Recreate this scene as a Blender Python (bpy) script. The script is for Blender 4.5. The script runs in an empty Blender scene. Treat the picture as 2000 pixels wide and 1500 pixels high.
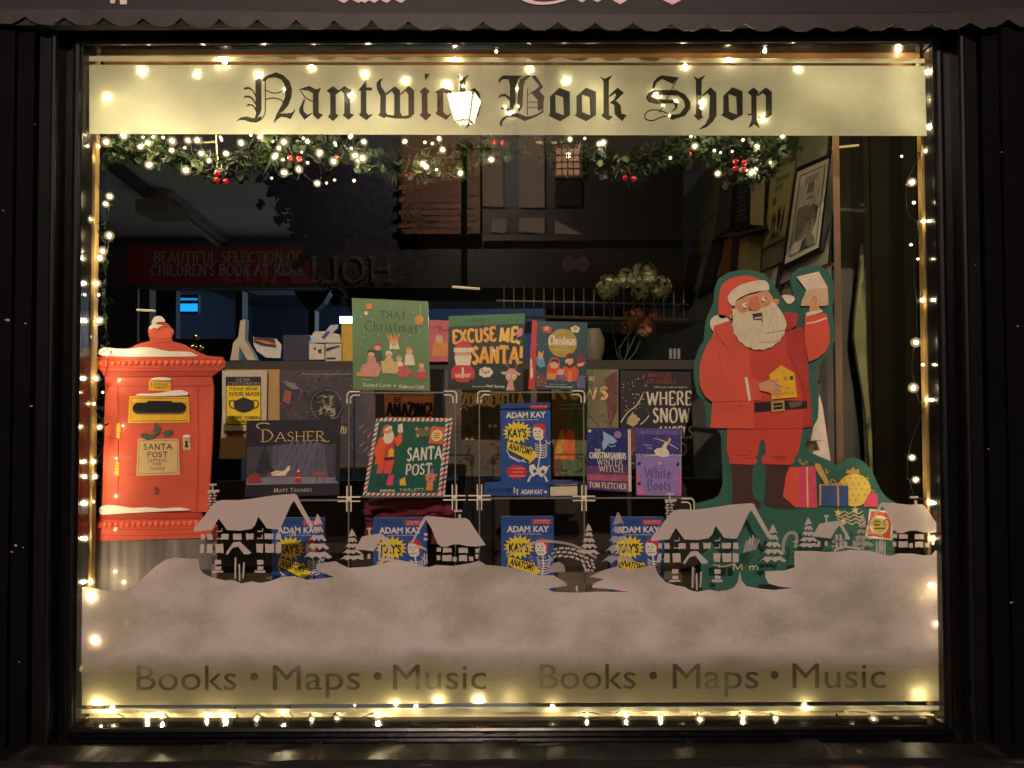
import bpy, math, random
from mathutils import Vector, Matrix
from mathutils.geometry import tessellate_polygon
random.seed(7)
C = bpy.context.scene.collection
sc = bpy.context.scene

# ------------------------------------------------------------------ camera
D = 1.6                      # camera to glass, metres
S = 0.00105                  # metres per photo pixel on the glass
F = D / S                    # focal length in photo pixels
ZC = 1.5                     # camera height
PITCH = math.radians(1.5)
cam_d = bpy.data.cameras.new('camera'); cam = bpy.data.objects.new('camera', cam_d); C.objects.link(cam)
cam.location = (0, -D, ZC)
cam.rotation_euler = (math.radians(90) + PITCH, math.radians(0.18), 0)
cam_d.sensor_width = 36; cam_d.lens = 36 * F / 2000
cam_d.clip_start = 0.05; cam_d.clip_end = 400
sc.camera = cam

# ------------------------------------------------------------------ night sky and a whisper of moonlight
w = bpy.data.worlds.new('World'); sc.world = w; w.use_nodes = True
nt = w.node_tree; bg = nt.nodes['Background']
sky = nt.nodes.new('ShaderNodeTexSky'); sky.sky_type = 'NISHITA'; sky.sun_disc = False
sky.sun_elevation = math.radians(4); sky.sun_rotation = math.radians(200)
nt.links.new(sky.outputs[0], bg.inputs[0]); bg.inputs[1].default_value = 0.024
sun_d = bpy.data.lights.new('moon', 'SUN'); sun_d.energy = 0.03; sun_d.angle = math.radians(10); sun_d.color = (.8, .85, 1)
sun = bpy.data.objects.new('moon', sun_d); C.objects.link(sun)
sun.rotation_euler = (math.radians(50), 0, math.radians(-20))
sc.view_settings.view_transform = 'Standard'; sc.view_settings.look = 'None'
sc.view_settings.exposure = 0.0; sc.view_settings.gamma = 1
sc.view_settings.use_curve_mapping = False
try:
    cy = sc.cycles
    cy.max_bounces = 8; cy.diffuse_bounces = 3; cy.glossy_bounces = 4; cy.transmission_bounces = 6
    cy.transparent_max_bounces = 32; cy.sample_clamp_indirect = 2.0
    cy.use_denoising = True; cy.caustics_reflective = False; cy.caustics_refractive = False
except Exception: pass
LAMP_POWER = 2350.0
BULB = 320.0

# ------------------------------------------------------------------ mapping and helpers
ct, st = math.cos(PITCH), math.sin(PITCH)
def ray(px, py):
    x, v = (px - 1000) / F, (750 - py) / F
    return (x, ct - v * st, st + v * ct)
def P(px, py, Y):
    x, y, z = ray(px, py); t = (D + Y) / y
    return Vector((x * t, Y, ZC + z * t))
def PX(px, py, X0, lean=0.0, z0=1.5):
    """pixel ray on the plane X = X0 + lean*(z-z0)"""
    x, y, z = ray(px, py)
    t = (X0 + lean * (ZC - z0)) / (x - lean * z)
    return Vector((x * t, -D + y * t, ZC + z * t))
def PZ(px, py, Z0):
    x, y, z = ray(px, py); t = (Z0 - ZC) / z
    return Vector((x * t, -D + y * t, Z0))

def lin(c):
    c = c / 255.0
    return c / 12.92 if c <= .04045 else ((c + .055) / 1.055) ** 2.4
_m = {}
def M(rgb, rough=.55, var=.10, scale=60., bump=0., metal=0., coat=0., spec=.5, stretch=None, name=None):
    key = (rgb, rough, var, scale, bump, metal, coat, spec, stretch)
    if key in _m: return _m[key]
    m = bpy.data.materials.new(name or 'mat_%d_%d_%d' % rgb); m.use_nodes = True
    n = m.node_tree.nodes; L = m.node_tree.links; b = n['Principled BSDF']
    col = [lin(v) for v in rgb]
    tc = n.new('ShaderNodeTexCoord'); mp = n.new('ShaderNodeMapping')
    L.new(tc.outputs['Object'], mp.inputs[0])
    if stretch: mp.inputs['Scale'].default_value = stretch
    nz = n.new('ShaderNodeTexNoise'); nz.inputs['Scale'].default_value = scale; nz.inputs['Detail'].default_value = 4
    L.new(mp.outputs[0], nz.inputs['Vector'])
    rp = n.new('ShaderNodeValToRGB')
    rp.color_ramp.elements[0].position = .3; rp.color_ramp.elements[1].position = .7
    rp.color_ramp.elements[0].color = [c * (1 - var) for c in col] + [1]
    rp.color_ramp.elements[1].color = [min(1, c * (1 + var)) for c in col] + [1]
    L.new(nz.outputs[0], rp.inputs[0]); L.new(rp.outputs[0], b.inputs['Base Color'])
    b.inputs['Roughness'].default_value = rough; b.inputs['Metallic'].default_value = metal
    b.inputs['Specular IOR Level'].default_value = spec
    b.inputs['Coat Weight'].default_value = coat; b.inputs['Coat Roughness'].default_value = .08
    if bump:
        bp = n.new('ShaderNodeBump'); bp.inputs['Strength'].default_value = bump; bp.inputs['Distance'].default_value = .002
        L.new(nz.outputs[0], bp.inputs['Height']); L.new(bp.outputs[0], b.inputs['Normal'])
    _m[key] = m
    return m
def emis(name, rgb, strength, transp=0.0):
    m = bpy.data.materials.new(name); m.use_nodes = True; n = m.node_tree.nodes; L = m.node_tree.links; n.clear()
    o = n.new('ShaderNodeOutputMaterial'); e = n.new('ShaderNodeEmission')
    e.inputs[0].default_value = [lin(v) for v in rgb] + [1]; e.inputs[1].default_value = strength
    if transp:
        t = n.new('ShaderNodeBsdfTransparent'); mx = n.new('ShaderNodeMixShader'); mx.inputs[0].default_value = transp
        L.new(e.outputs[0], mx.inputs[1]); L.new(t.outputs[0], mx.inputs[2]); L.new(mx.outputs[0], o.inputs[0])
    else: L.new(e.outputs[0], o.inputs[0])
    return m
def glassy(name, refl=.035, tint=(1, 1, 1), rough=0.0):
    m = bpy.data.materials.new(name); m.use_nodes = True; n = m.node_tree.nodes; L = m.node_tree.links; n.clear()
    o = n.new('ShaderNodeOutputMaterial'); t = n.new('ShaderNodeBsdfTransparent'); t.inputs[0].default_value = (*tint, 1)
    g = n.new('ShaderNodeBsdfGlossy'); g.inputs['Roughness'].default_value = rough
    mx = n.new('ShaderNodeMixShader'); mx.inputs[0].default_value = refl
    L.new(t.outputs[0], mx.inputs[1]); L.new(g.outputs[0], mx.inputs[2]); L.new(mx.outputs[0], o.inputs[0])
    return m
def film(name, rgb, transl=.4, transp=.2, noise=0.0, fade=None, scale=6.0, seed=0.0, tcol=None, mott=None):
    """frosted vinyl: diffuse + translucent + a little clear; fade=(z_full, z_gone) print density by height"""
    m = bpy.data.materials.new(name); m.use_nodes = True; n = m.node_tree.nodes; L = m.node_tree.links; n.clear()
    o = n.new('ShaderNodeOutputMaterial'); d = n.new('ShaderNodeBsdfDiffuse'); tl = n.new('ShaderNodeBsdfTranslucent'); tp = n.new('ShaderNodeBsdfTransparent')
    col = [lin(v) for v in rgb] + [1]; d.inputs[0].default_value = col; tl.inputs[0].default_value = tcol or col
    m1 = n.new('ShaderNodeMixShader'); m1.inputs[0].default_value = transl
    m2 = n.new('ShaderNodeMixShader'); m2.inputs[0].default_value = transp
    L.new(d.outputs[0], m1.inputs[1]); L.new(tl.outputs[0], m1.inputs[2])
    L.new(m1.outputs[0], m2.inputs[1]); L.new(tp.outputs[0], m2.inputs[2]); L.new(m2.outputs[0], o.inputs[0])
    g = n.new('ShaderNodeNewGeometry')
    if noise:
        mp = n.new('ShaderNodeMapping'); mp.inputs['Location'].default_value = (seed, seed, seed); mp.inputs['Scale'].default_value = (1, 1, 1.5)
        L.new(g.outputs['Position'], mp.inputs[0])
        nz = n.new('ShaderNodeTexNoise'); nz.inputs['Scale'].default_value = scale; nz.inputs['Detail'].default_value = 3; nz.inputs['Roughness'].default_value = .5
        L.new(mp.outputs[0], nz.inputs['Vector'])
        if mott:
            rr_ = n.new('ShaderNodeMapRange'); rr_.inputs[1].default_value = .40; rr_.inputs[2].default_value = .64; 
            nf = n.new('ShaderNodeTexNoise'); nf.inputs['Scale'].default_value = 170; nf.inputs['Detail'].default_value = 5; nf.inputs['Roughness'].default_value = .7; L.new(g.outputs['Position'], nf.inputs['Vector'])
            am = n.new('ShaderNodeMath'); am.operation = 'MULTIPLY_ADD'; am.inputs[1].default_value = .34; L.new(nf.outputs[0], am.inputs[0]); L.new(nz.outputs[0], am.inputs[2])
            sb = n.new('ShaderNodeMath'); sb.operation = 'SUBTRACT'; sb.inputs[1].default_value = .17; L.new(am.outputs[0], sb.inputs[0]); L.new(sb.outputs[0], rr_.inputs[0])
            mc = n.new('ShaderNodeMix'); mc.data_type = 'RGBA'; mc.inputs[6].default_value = col; mc.inputs[7].default_value = [lin(v) for v in mott] + [1]
            L.new(rr_.outputs[0], mc.inputs[0]); L.new(mc.outputs[2], d.inputs[0])
        mr = n.new('ShaderNodeMapRange'); mr.inputs[1].default_value = .42; mr.inputs[2].default_value = .68
        mr.inputs[3].default_value = transp; mr.inputs[4].default_value = transp + noise
        L.new(nz.outputs[0], mr.inputs[0]); last = mr.outputs[0]
        if fade:
            sx = n.new('ShaderNodeSeparateXYZ'); L.new(g.outputs['Position'], sx.inputs[0])
            ad = n.new('ShaderNodeMath'); ad.operation = 'MULTIPLY_ADD'; ad.inputs[1].default_value = .10; L.new(nz.outputs[0], ad.inputs[0]); L.new(sx.outputs[2], ad.inputs[2])
            m3 = n.new('ShaderNodeMapRange'); m3.interpolation_type = 'SMOOTHSTEP'
            m3.inputs[1].default_value = fade[0] + .05; m3.inputs[2].default_value = fade[1] + .05; m3.inputs[3].default_value = 0; m3.inputs[4].default_value = 1
            L.new(ad.outputs[0], m3.inputs[0])
            mxm = n.new('ShaderNodeMath'); mxm.operation = 'MAXIMUM'; L.new(last, mxm.inputs[0]); L.new(m3.outputs[0], mxm.inputs[1]); last = mxm.outputs[0]
        L.new(last, m2.inputs[0])
    return m

def tag(o, label=None, cat=None, group=None, kind=None):
    if label: o['label'] = label
    if cat: o['category'] = cat
    if group: o['group'] = group
    if kind: o['kind'] = kind
    return o
def thing(name, label, cat, loc=(0, 0, 0), group=None):
    o = bpy.data.objects.new(name, None); o.empty_display_size = .05; C.objects.link(o); o.location = loc
    return tag(o, label, cat, group)
def worldloc(o):
    v = Vector((0, 0, 0))
    while o: v += o.location; o = o.parent
    return v

class MB:
    """collects geometry in world metres; build() makes ONE mesh object"""
    def __init__(s, Y=0.0, T=None): s.v = []; s.f = []; s.mi = []; s.mats = []; s.Y = Y; s.T = T; s.k = 0; s.ws = 1.0
    def slot(s, m):
        if m not in s.mats: s.mats.append(m)
        return s.mats.index(m)
    def add(s, vs, fs, m):
        b = len(s.v); s.v += [Vector(v) for v in vs]; i = s.slot(m)
        for f in fs: s.f.append([b + k for k in f]); s.mi.append(i)
    def tr(s, p): return s.T(*p) if s.T else p
    def box(s, a, b, m):
        x0, y0, z0 = a; x1, y1, z1 = b
        vs = [(x, y, z) for x in (x0, x1) for y in (y0, y1) for z in (z0, z1)]
        s.add(vs, [(0, 1, 3, 2), (4, 6, 7, 5), (0, 4, 5, 1), (2, 3, 7, 6), (0, 2, 6, 4), (1, 5, 7, 3)], m)
    def pbox(s, x0, y0, x1, y1, Ya, Yb, m):
        """box whose front face at depth Ya fills the photo rectangle"""
        a = P(x0, y1, Ya); b = P(x1, y0, Ya); s.box((a.x, Ya, a.z), (b.x, Yb, b.z), m)
    def poly(s, loops, m, Y=None, thick=0.0, smooth=0, raw=False):
        """flat shape(s) in photo px at depth Y (front), optional thickness going back"""
        if not isinstance(loops[0][0], (tuple, list)): loops = [loops]
        s.k += 1
        Y = (s.Y if Y is None else Y) - (0 if (Y is not None) else s.k * 1.5e-5)
        L = []
        for lp in loops:
            lp = [s.tr(p) for p in lp] if not raw else lp
            if smooth: lp = catmull(lp, smooth, True)
            L.append([P(px, py, Y) for px, py in lp])
        flat = [Vector((p.x, p.z, 0)) for lp in L for p in lp]
        tri = tessellate_polygon([[Vector((p.x, p.z, 0)) for p in lp] for lp in L])
        allv = [p for lp in L for p in lp]
        fs = []
        for t in tri:
            a, b, c = (flat[i] for i in t)
            fs.append(t if (b - a).cross(c - a).z > 0 else (t[0], t[2], t[1]))
        vs = list(allv)
        if thick:
            nV = len(allv); vs += [v + Vector((0, thick, 0)) for v in allv]
            bf = [(t[0] + nV, t[2] + nV, t[1] + nV) for t in fs]; base = 0; sd = []
            for lp in L:
                q = len(lp)
                for i in range(q):
                    j = (i + 1) % q; sd.append((base + i, base + j, base + j + nV, base + i + nV))
                base += q
            fs = fs + bf + sd
        s.add(vs, fs, m)
    def circ(s, x, y, r, m, n=14, ry=None, Y=None, thick=0, a0=0):
        ry = ry or r
        s.poly([(x + r * math.cos(a0 + 2 * math.pi * i / n), y + ry * math.sin(a0 + 2 * math.pi * i / n)) for i in range(n)], m, Y, thick)
    def rect(s, x0, y0, x1, y1, m, Y=None, thick=0): s.poly([(x0, y0), (x1, y0), (x1, y1), (x0, y1)], m, Y, thick)
    def line(s, pts, w, m, Y=None, smooth=0, nib=None, thick=0, w1=None, closed=False):
        """ribbon of width w (px units of the local drawing); nib=(thin factor, angle)"""
        w = w * s.ws; w1 = None if w1 is None else w1 * s.ws
        pts = [s.tr(p) for p in pts]
        if smooth: pts = catmull(pts, smooth, closed)
        s.k += 1
        Yy = (s.Y if Y is None else Y) - (0 if (Y is not None) else s.k * 1.5e-5)
        if closed: pts = pts + [pts[0]]
        n = len(pts); A = []; B = []
        for i in range(n):
            p0 = pts[max(0, i - 1)]; p1 = pts[min(n - 1, i + 1)]
            if closed and i in (0, n - 1): p0 = pts[n - 2]; p1 = pts[1]
            dx, dy = p1[0] - p0[0], p1[1] - p0[1]; l = math.hypot(dx, dy) or 1; dx /= l; dy /= l
            ww = w if w1 is None else w + (w1 - w) * i / max(1, n - 1)
            if nib: ww = w * (nib[0] + (1 - nib[0]) * abs(math.sin(math.atan2(-dy, dx) - nib[1])))
            # mitre
            k = 1.0
            if 0 < i < n - 1:
                ax, ay = pts[i][0] - pts[i - 1][0], pts[i][1] - pts[i - 1][1]; la = math.hypot(ax, ay) or 1
                c = abs((ax * dx + ay * dy) / la); k = min(1.6, 1 / max(.3, c))
            A.append((pts[i][0] - dy * ww / 2 * k, pts[i][1] + dx * ww / 2 * k)); B.append((pts[i][0] + dy * ww / 2 * k, pts[i][1] - dx * ww / 2 * k))
        vs = [P(x, y, Yy) for x, y in A + B]
        fs = [(i, i + 1, n + i + 1, n + i) for i in range(n - 1)]
        if thick:
            N = len(vs); vs += [v + Vector((0, thick, 0)) for v in vs]
            fs = fs + [(N + i, N + n + i, N + n + i + 1, N + i + 1) for i in range(n - 1)]
            fs += [(i, N + i, N + i + 1, i + 1) for i in range(n - 1)] + [(n + i, n + i + 1, N + n + i + 1, N + n + i) for i in range(n - 1)]
            fs += [(0, n, N + n, N), (n - 1, N + n - 1, N + 2 * n - 1, 2 * n - 1)]
        s.add(vs, fs, m)
    def tube(s, pts, r, m, n=6, smooth=0):
        pts = [Vector(p) for p in pts]
        if smooth: pts = cat3(pts, smooth)
        vs = []; q = len(pts)
        for i, p in enumerate(pts):
            t = (pts[min(q - 1, i + 1)] - pts[max(0, i - 1)]).normalized()
            u = t.cross(Vector((0, 0, 1)))
            if u.length < .05: u = t.cross(Vector((1, 0, 0)))
            u.normalize(); v = t.cross(u); rr = r[i] if isinstance(r, list) else r
            vs += [p + rr * (math.cos(2 * math.pi * k / n) * u + math.sin(2 * math.pi * k / n) * v) for k in range(n)]
        fs = [(i * n + k, i * n + (k + 1) % n, (i + 1) * n + (k + 1) % n, (i + 1) * n + k) for i in range(q - 1) for k in range(n)]
        fs += [tuple(range(n))[::-1], tuple((q - 1) * n + k for k in range(n))]
        s.add(vs, fs, m)
    def sphere(s, c, r, m, n=10, rz=None):
        rings = n // 2; vs = []; fs = []; c = Vector(c); rz = rz or r
        for i in range(rings + 1):
            a = math.pi * i / rings
            for k in range(n):
                b = 2 * math.pi * k / n; vs.append(c + Vector((r * math.sin(a) * math.cos(b), r * math.sin(a) * math.sin(b), rz * math.cos(a))))
        for i in range(rings):
            for k in range(n):
                fs.append((i * n + k, (i + 1) * n + k, (i + 1) * n + (k + 1) % n, i * n + (k + 1) % n))
        s.add(vs, fs, m)
    def lathe(s, c, prof, m, n=16):
        c = Vector(c); vs = []; q = len(prof)
        for r, z in prof:
            vs += [c + Vector((r * math.cos(2 * math.pi * k / n), r * math.sin(2 * math.pi * k / n), z)) for k in range(n)]
        s.add(vs, [(i * n + k, i * n + (k + 1) % n, (i + 1) * n + (k + 1) % n, (i + 1) * n + k) for i in range(q - 1) for k in range(n)], m)
    def text(s, t, x0, y0, x1, y1, m, Y=None, bold=0.0, slant=0.0, ref=None, rot=0.0):
        """built-in sans, cap height fitted to y0..y1 and width to x0..x1 (local px)"""
        vs, fs, (ax, ay, bx, by) = sans(t, bold)
        hx = bx - ax; cap = .73 if ref is None else ref; s.k += 1
        Yy = (s.Y if Y is None else Y) - (0 if (Y is not None) else s.k * 1.5e-5)
        out = []
        for vx, vy in vs:
            x = x0 + (vx - ax) / hx * (x1 - x0); y = y1 - vy / cap * (y1 - y0)
            x += slant * (y1 - y)
            if rot:
                cx, cyy = x0, y1; dx, dy = x - cx, y - cyy; c_, s_ = math.cos(rot), math.sin(rot); x = cx + dx * c_ + dy * s_; y = cyy - dx * s_ + dy * c_
            px, py = s.tr((x, y)); out.append(P(px, py, Yy))
        s.add(out, fs, m)
    def font(s, t, x0, y0, x1, y1, m, wt=.16, thin=.35, serif=True, sp=.22, jit=0.0, rot=0.0, small=False):
        """own stroke letters; fitted to the box"""
        cur = 0; items = []
        for i, ch in enumerate(t):
            sc_ = 1.0
            if small and i > 0 and t[i - 1] != ' ': sc_ = .78
            if ch == ' ': cur += .42; continue
            g = GL.get(ch) or GL.get(ch.upper())
            if g is None: cur += .4; continue
            items.append((g, cur, sc_)); cur += (g[0] + sp) * sc_
        W = cur - sp; h = y1 - y0; kx = (x1 - x0) / W
        rr = random.Random(len(t) * 7 + 3)
        for g, cx, sc_ in items:
            jy = rr.uniform(-jit, jit) * h; ja = rr.uniform(-jit, jit)
            def mp(p):
                gx = (p[0] * sc_) + ja * p[1] * .6; x = x0 + (cx + gx) * kx; y = y1 - p[1] * sc_ * h + jy
                if rot:
                    dx, dy = x - x0, y - y1; c_, s_ = math.cos(rot), math.sin(rot); x = x0 + dx * c_ + dy * s_; y = y1 - dx * s_ + dy * c_
                return (x, y)
            ww = wt * h * sc_
            for st_ in g[1]:
                sm = st_[0] == 's'; pts = [mp(p) for p in st_[1:]] if sm else [mp(p) for p in st_]
                s.line(pts, ww, m, smooth=3 if sm else 0, nib=(thin, math.radians(20)))
            if serif:
                for q in g[2]: s.line([mp((q[0] - .13, q[1])), mp((q[0] + .13, q[1]))], ww * .42, m)
    def build(s, name, parent=None, label=None, cat=None, kind=None, group=None, smooth=False, parts=False):
        me = bpy.data.meshes.new(name)
        off = worldloc(parent) if parent else Vector((0, 0, 0)); loc = Vector((0, 0, 0))
        if not parent and s.v:
            xs = [v.x for v in s.v]; ys = [v.y for v in s.v]; zs = [v.z for v in s.v]
            loc = Vector(((min(xs) + max(xs)) / 2, (min(ys) + max(ys)) / 2, min(zs))); off = loc
        me.from_pydata([tuple(v - off) for v in s.v], [], s.f)
        for mm in s.mats: me.materials.append(mm)
        me.polygons.foreach_set('material_index', s.mi)
        if smooth: me.polygons.foreach_set('use_smooth', [True] * len(me.polygons))
        me.update()
        o = bpy.data.objects.new(name, me); C.objects.link(o); o.parent = parent
        if not parent: o.location = loc
        return tag(o, label, cat, group, kind)

def rawmesh(b, name):
    me = bpy.data.meshes.new(name); me.from_pydata([tuple(v) for v in b.v], [], b.f)
    for mm in b.mats: me.materials.append(mm)
    me.polygons.foreach_set('material_index', b.mi); return me
def catmull(p, k, closed=False):
    n = len(p); out = []; R = range(n) if closed else range(n - 1)
    for i in R:
        if closed: a, b, c, d = p[i - 1], p[i], p[(i + 1) % n], p[(i + 2) % n]
        else: a, b, c, d = p[max(0, i - 1)], p[i], p[i + 1], p[min(n - 1, i + 2)]
        for j in range(k):
            t = j / k; out.append(tuple(.5 * (2 * b[q] + (c[q] - a[q]) * t + (2 * a[q] - 5 * b[q] + 4 * c[q] - d[q]) * t * t + (3 * b[q] - a[q] - 3 * c[q] + d[q]) * t ** 3) for q in (0, 1)))
    if not closed: out.append(tuple(p[-1]))
    return out
def cat3(p, k):
    out = []; n = len(p)
    for i in range(n - 1):
        a, b, c, d = p[max(0, i - 1)], p[i], p[i + 1], p[min(n - 1, i + 2)]
        for j in range(k):
            t = j / k; out.append(.5 * (2 * b + (c - a) * t + (2 * a - 5 * b + 4 * c - d) * t * t + (3 * b - a - 3 * c + d) * t ** 3))
    return out + [p[-1]]
_sans = {}
def sans(t, bold=0.0):
    if (t, bold) in _sans: return _sans[(t, bold)]
    cu = bpy.data.curves.new('t', 'FONT'); cu.body = t; cu.size = 1; cu.offset = bold; cu.resolution_u = 3; cu.fill_mode = 'FRONT'
    o = bpy.data.objects.new('t', cu); me = bpy.data.meshes.new_from_object(o)
    vs = [(v.co.x, v.co.y) for v in me.vertices]; fs = [tuple(p.vertices) for p in me.polygons]
    out = []
    for f in fs:
        a, b, c = vs[f[0]], vs[f[1]], vs[f[2]]
        out.append(f if (b[0] - a[0]) * (c[1] - a[1]) - (b[1] - a[1]) * (c[0] - a[0]) > 0 else f[::-1])
    bpy.data.objects.remove(o); bpy.data.curves.remove(cu); bpy.data.meshes.remove(me)
    xs = [v[0] for v in vs] or [0, 1]; ys = [v[1] for v in vs] or [0, 1]
    r = (vs, out, (min(xs), min(ys), max(xs), max(ys))); _sans[(t, bold)] = r
    return r
# stroke letters: width, strokes, serif points
GL = {
 'A': (.8, [[(0, 0), (.4, 1)], [(.4, 1), (.8, 0)], [(.14, .33), (.66, .33)]], [(0, 0), (.8, 0)]),
 'B': (.62, [[(.08, 0), (.08, 1)], ['s', (.08, 1), (.42, .98), (.55, .77), (.4, .55), (.08, .53)], ['s', (.08, .53), (.45, .5), (.62, .27), (.45, .03), (.08, 0)]], [(.05, 0), (.05, 1)]),
 'C': (.68, [['s', (.66, .82), (.45, .99), (.18, .88), (.02, .5), (.18, .12), (.45, .01), (.67, .18)]], []),
 'D': (.72, [[(.08, 0), (.08, 1)], ['s', (.08, 1), (.42, .96), (.7, .5), (.42, .04), (.08, 0)]], [(.05, 0), (.05, 1)]),
 'E': (.58, [[(.08, 0), (.08, 1)], [(.08, 1), (.55, 1), (.55, .84)], [(.08, .52), (.45, .52)], [(.08, 0), (.58, 0), (.58, .17)]], [(.05, 0), (.05, 1)]),
 'F': (.55, [[(.08, 0), (.08, 1)], [(.08, 1), (.55, 1), (.55, .84)], [(.08, .52), (.43, .52)]], [(.08, 0), (.05, 1)]),
 'G': (.72, [['s', (.66, .82), (.45, .99), (.18, .88), (.02, .5), (.18, .12), (.45, .01), (.66, .12)], [(.66, .1), (.66, .42)]], [(.64, .43)]),
 'H': (.76, [[(.08, 0), (.08, 1)], [(.68, 0), (.68, 1)], [(.08, .52), (.68, .52)]], [(.08, 0), (.08, 1), (.68, 0), (.68, 1)]),
 'I': (.16, [[(.08, 0), (.08, 1)]], [(.08, 0), (.08, 1)]),
 'J': (.34, [['s', (.26, 1), (.26, .3), (.2, -.02), (0, -.1)]], [(.26, 1)]),
 'K': (.68, [[(.08, 0), (.08, 1)], [(.08, .42), (.6, 1)], [(.22, .55), (.66, 0)]], [(.08, 0), (.08, 1), (.6, 1), (.66, 0)]),
 'L': (.56, [[(.08, 0), (.08, 1)], [(.08, 0), (.56, 0), (.56, .18)]], [(.05, 0), (.08, 1)]),
 'M': (.92, [[(.08, 0), (.12, 1)], [(.12, 1), (.46, .1)], [(.46, .1), (.8, 1)], [(.8, 1), (.84, 0)]], [(.08, 0), (.08, 1), (.84, 0), (.84, 1)]),
 'N': (.76, [[(.08, 0), (.08, 1)], [(.08, 1), (.68, 0)], [(.68, 0), (.68, 1)]], [(.08, 0), (.05, 1), (.68, 1)]),
 'O': (.76, [['s', (.38, 1), (.12, .87), (.02, .5), (.12, .13), (.38, 0), (.64, .13), (.74, .5), (.64, .87), (.38, 1)]], []),
 'P': (.58, [[(.08, 0), (.08, 1)], ['s', (.08, 1), (.42, .98), (.58, .73), (.42, .48), (.08, .45)]], [(.08, 0), (.05, 1)]),
 'Q': (.76, [['s', (.38, 1), (.12, .87), (.02, .5), (.12, .13), (.38, 0), (.64, .13), (.74, .5), (.64, .87), (.38, 1)], [(.45, .1), (.8, -.18)]], []),
 'R': (.66, [[(.08, 0), (.08, 1)], ['s', (.08, 1), (.42, .98), (.56, .75), (.4, .52), (.08, .5)], [(.3, .5), (.68, 0)]], [(.08, 0), (.05, 1), (.68, 0)]),
 'S': (.5, [['s', (.46, .84), (.25, 1), (.04, .78), (.2, .56), (.42, .42), (.46, .2), (.24, 0), (.02, .16)]], []),
 'T': (.66, [[(.33, 0), (.33, 1)], [(0, .84), (0, 1), (.66, 1), (.66, .84)]], [(.33, 0)]),
 'U': (.72, [['s', (.08, 1), (.08, .35), (.16, .06), (.37, 0), (.58, .08), (.64, .35), (.64, 1)]], [(.08, 1), (.64, 1)]),
 'V': (.76, [[(0, 1), (.38, 0)], [(.38, 0), (.76, 1)]], [(0, 1), (.76, 1)]),
 'W': (1.08, [[(0, 1), (.28, 0)], [(.28, 0), (.54, .9)], [(.54, .9), (.8, 0)], [(.8, 0), (1.08, 1)]], [(0, 1), (1.08, 1)]),
 'X': (.72, [[(0, 1), (.72, 0)], [(.72, 1), (0, 0)]], [(0, 1), (.72, 0), (0, 0), (.72, 1)]),
 'Y': (.7, [[(0, 1), (.35, .45)], [(.7, 1), (.35, .45), (.35, 0)]], [(0, 1), (.7, 1), (.35, 0)]),
 'Z': (.64, [[(0, .85), (0, 1), (.62, 1), (.02, 0), (.64, 0), (.64, .15)]], []),
 "'": (.06, [[(.04, 1), (.02, .78)]], []), '!': (.1, [[(.06, 1), (.05, .3)], [(.05, .1), (.05, 0)]], []), ',': (.08, [[(.06, .08), (.0, -.16)]], []),
 '.': (.08, [[(.04, .1), (.04, 0)]], []), '5': (.5, [[(.45, 1), (.1, 1), (.08, .58)], ['s', (.08, .58), (.3, .64), (.48, .35), (.3, .02), (.02, .1)]], []),
 'a': (.42, [['s', (.05, .52), (.22, .64), (.36, .5), (.36, .0)], ['s', (.36, .36), (.1, .32), (.02, .14), (.14, 0), (.36, .14)]], []),
 'b': (.42, [[(.05, 1), (.05, 0)], ['s', (.05, .5), (.25, .64), (.42, .32), (.25, .0), (.05, .12)]], []),
 'c': (.36, [['s', (.36, .52), (.2, .64), (.02, .32), (.2, 0), (.37, .12)]], []),
 'd': (.44, [[(.38, 1), (.38, 0)], ['s', (.38, .5), (.2, .64), (.02, .32), (.2, 0), (.38, .12)]], []),
 'e': (.38, [['s', (.03, .34), (.36, .36), (.2, .64), (.02, .32), (.18, 0), (.37, .12)]], []),
 'f': (.28, [['s', (.3, .96), (.16, .96), (.12, .7), (.12, 0)], [(0, .6), (.26, .6)]], []),
 'g': (.42, [['s', (.36, .5), (.2, .64), (.02, .36), (.18, .1), (.36, .22)], ['s', (.36, .62), (.36, -.1), (.18, -.28), (.02, -.18)]], []),
 'h': (.42, [[(.05, 1), (.05, 0)], ['s', (.05, .45), (.22, .63), (.36, .5), (.36, 0)]], []),
 'i': (.1, [[(.05, .62), (.05, 0)], [(.05, .9), (.05, .8)]], []),
 'k': (.38, [[(.05, 1), (.05, 0)], [(.05, .25), (.34, .62)], [(.15, .36), (.38, 0)]], []),
 'l': (.1, [[(.05, 1), (.05, 0)]], []),
 'm': (.64, [[(.05, .62), (.05, 0)], ['s', (.05, .45), (.2, .63), (.3, .5), (.3, 0)], ['s', (.3, .45), (.45, .63), (.58, .5), (.58, 0)]], []),
 'n': (.42, [[(.05, .62), (.05, 0)], ['s', (.05, .45), (.22, .63), (.36, .5), (.36, 0)]], []),
 'o': (.42, [['s', (.21, .64), (.02, .32), (.21, 0), (.4, .32), (.21, .64)]], []),
 'r': (.28, [[(.05, .62), (.05, 0)], ['s', (.05, .42), (.16, .6), (.28, .6)]], []),
 's': (.3, [['s', (.28, .54), (.14, .64), (.03, .5), (.26, .22), (.16, 0), (.01, .08)]], []),
 't': (.28, [[(.12, .9), (.12, .1), (.26, .02)], [(0, .62), (.27, .62)]], []),
 'u': (.42, [['s', (.05, .62), (.05, .15), (.2, 0), (.36, .15)], [(.37, .62), (.37, 0)]], []),
 'w': (.6, [[(0, .62), (.15, 0), (.3, .55), (.45, 0), (.6, .62)]], []),
 'y': (.4, [[(0, .62), (.2, .05)], [(.4, .62), (.12, -.28)]], []),
}
def zoom(ox, oy, k, dx=0, dy=0): return lambda x, y: (ox + x / k + dx, oy + y / k + dy)
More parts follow.
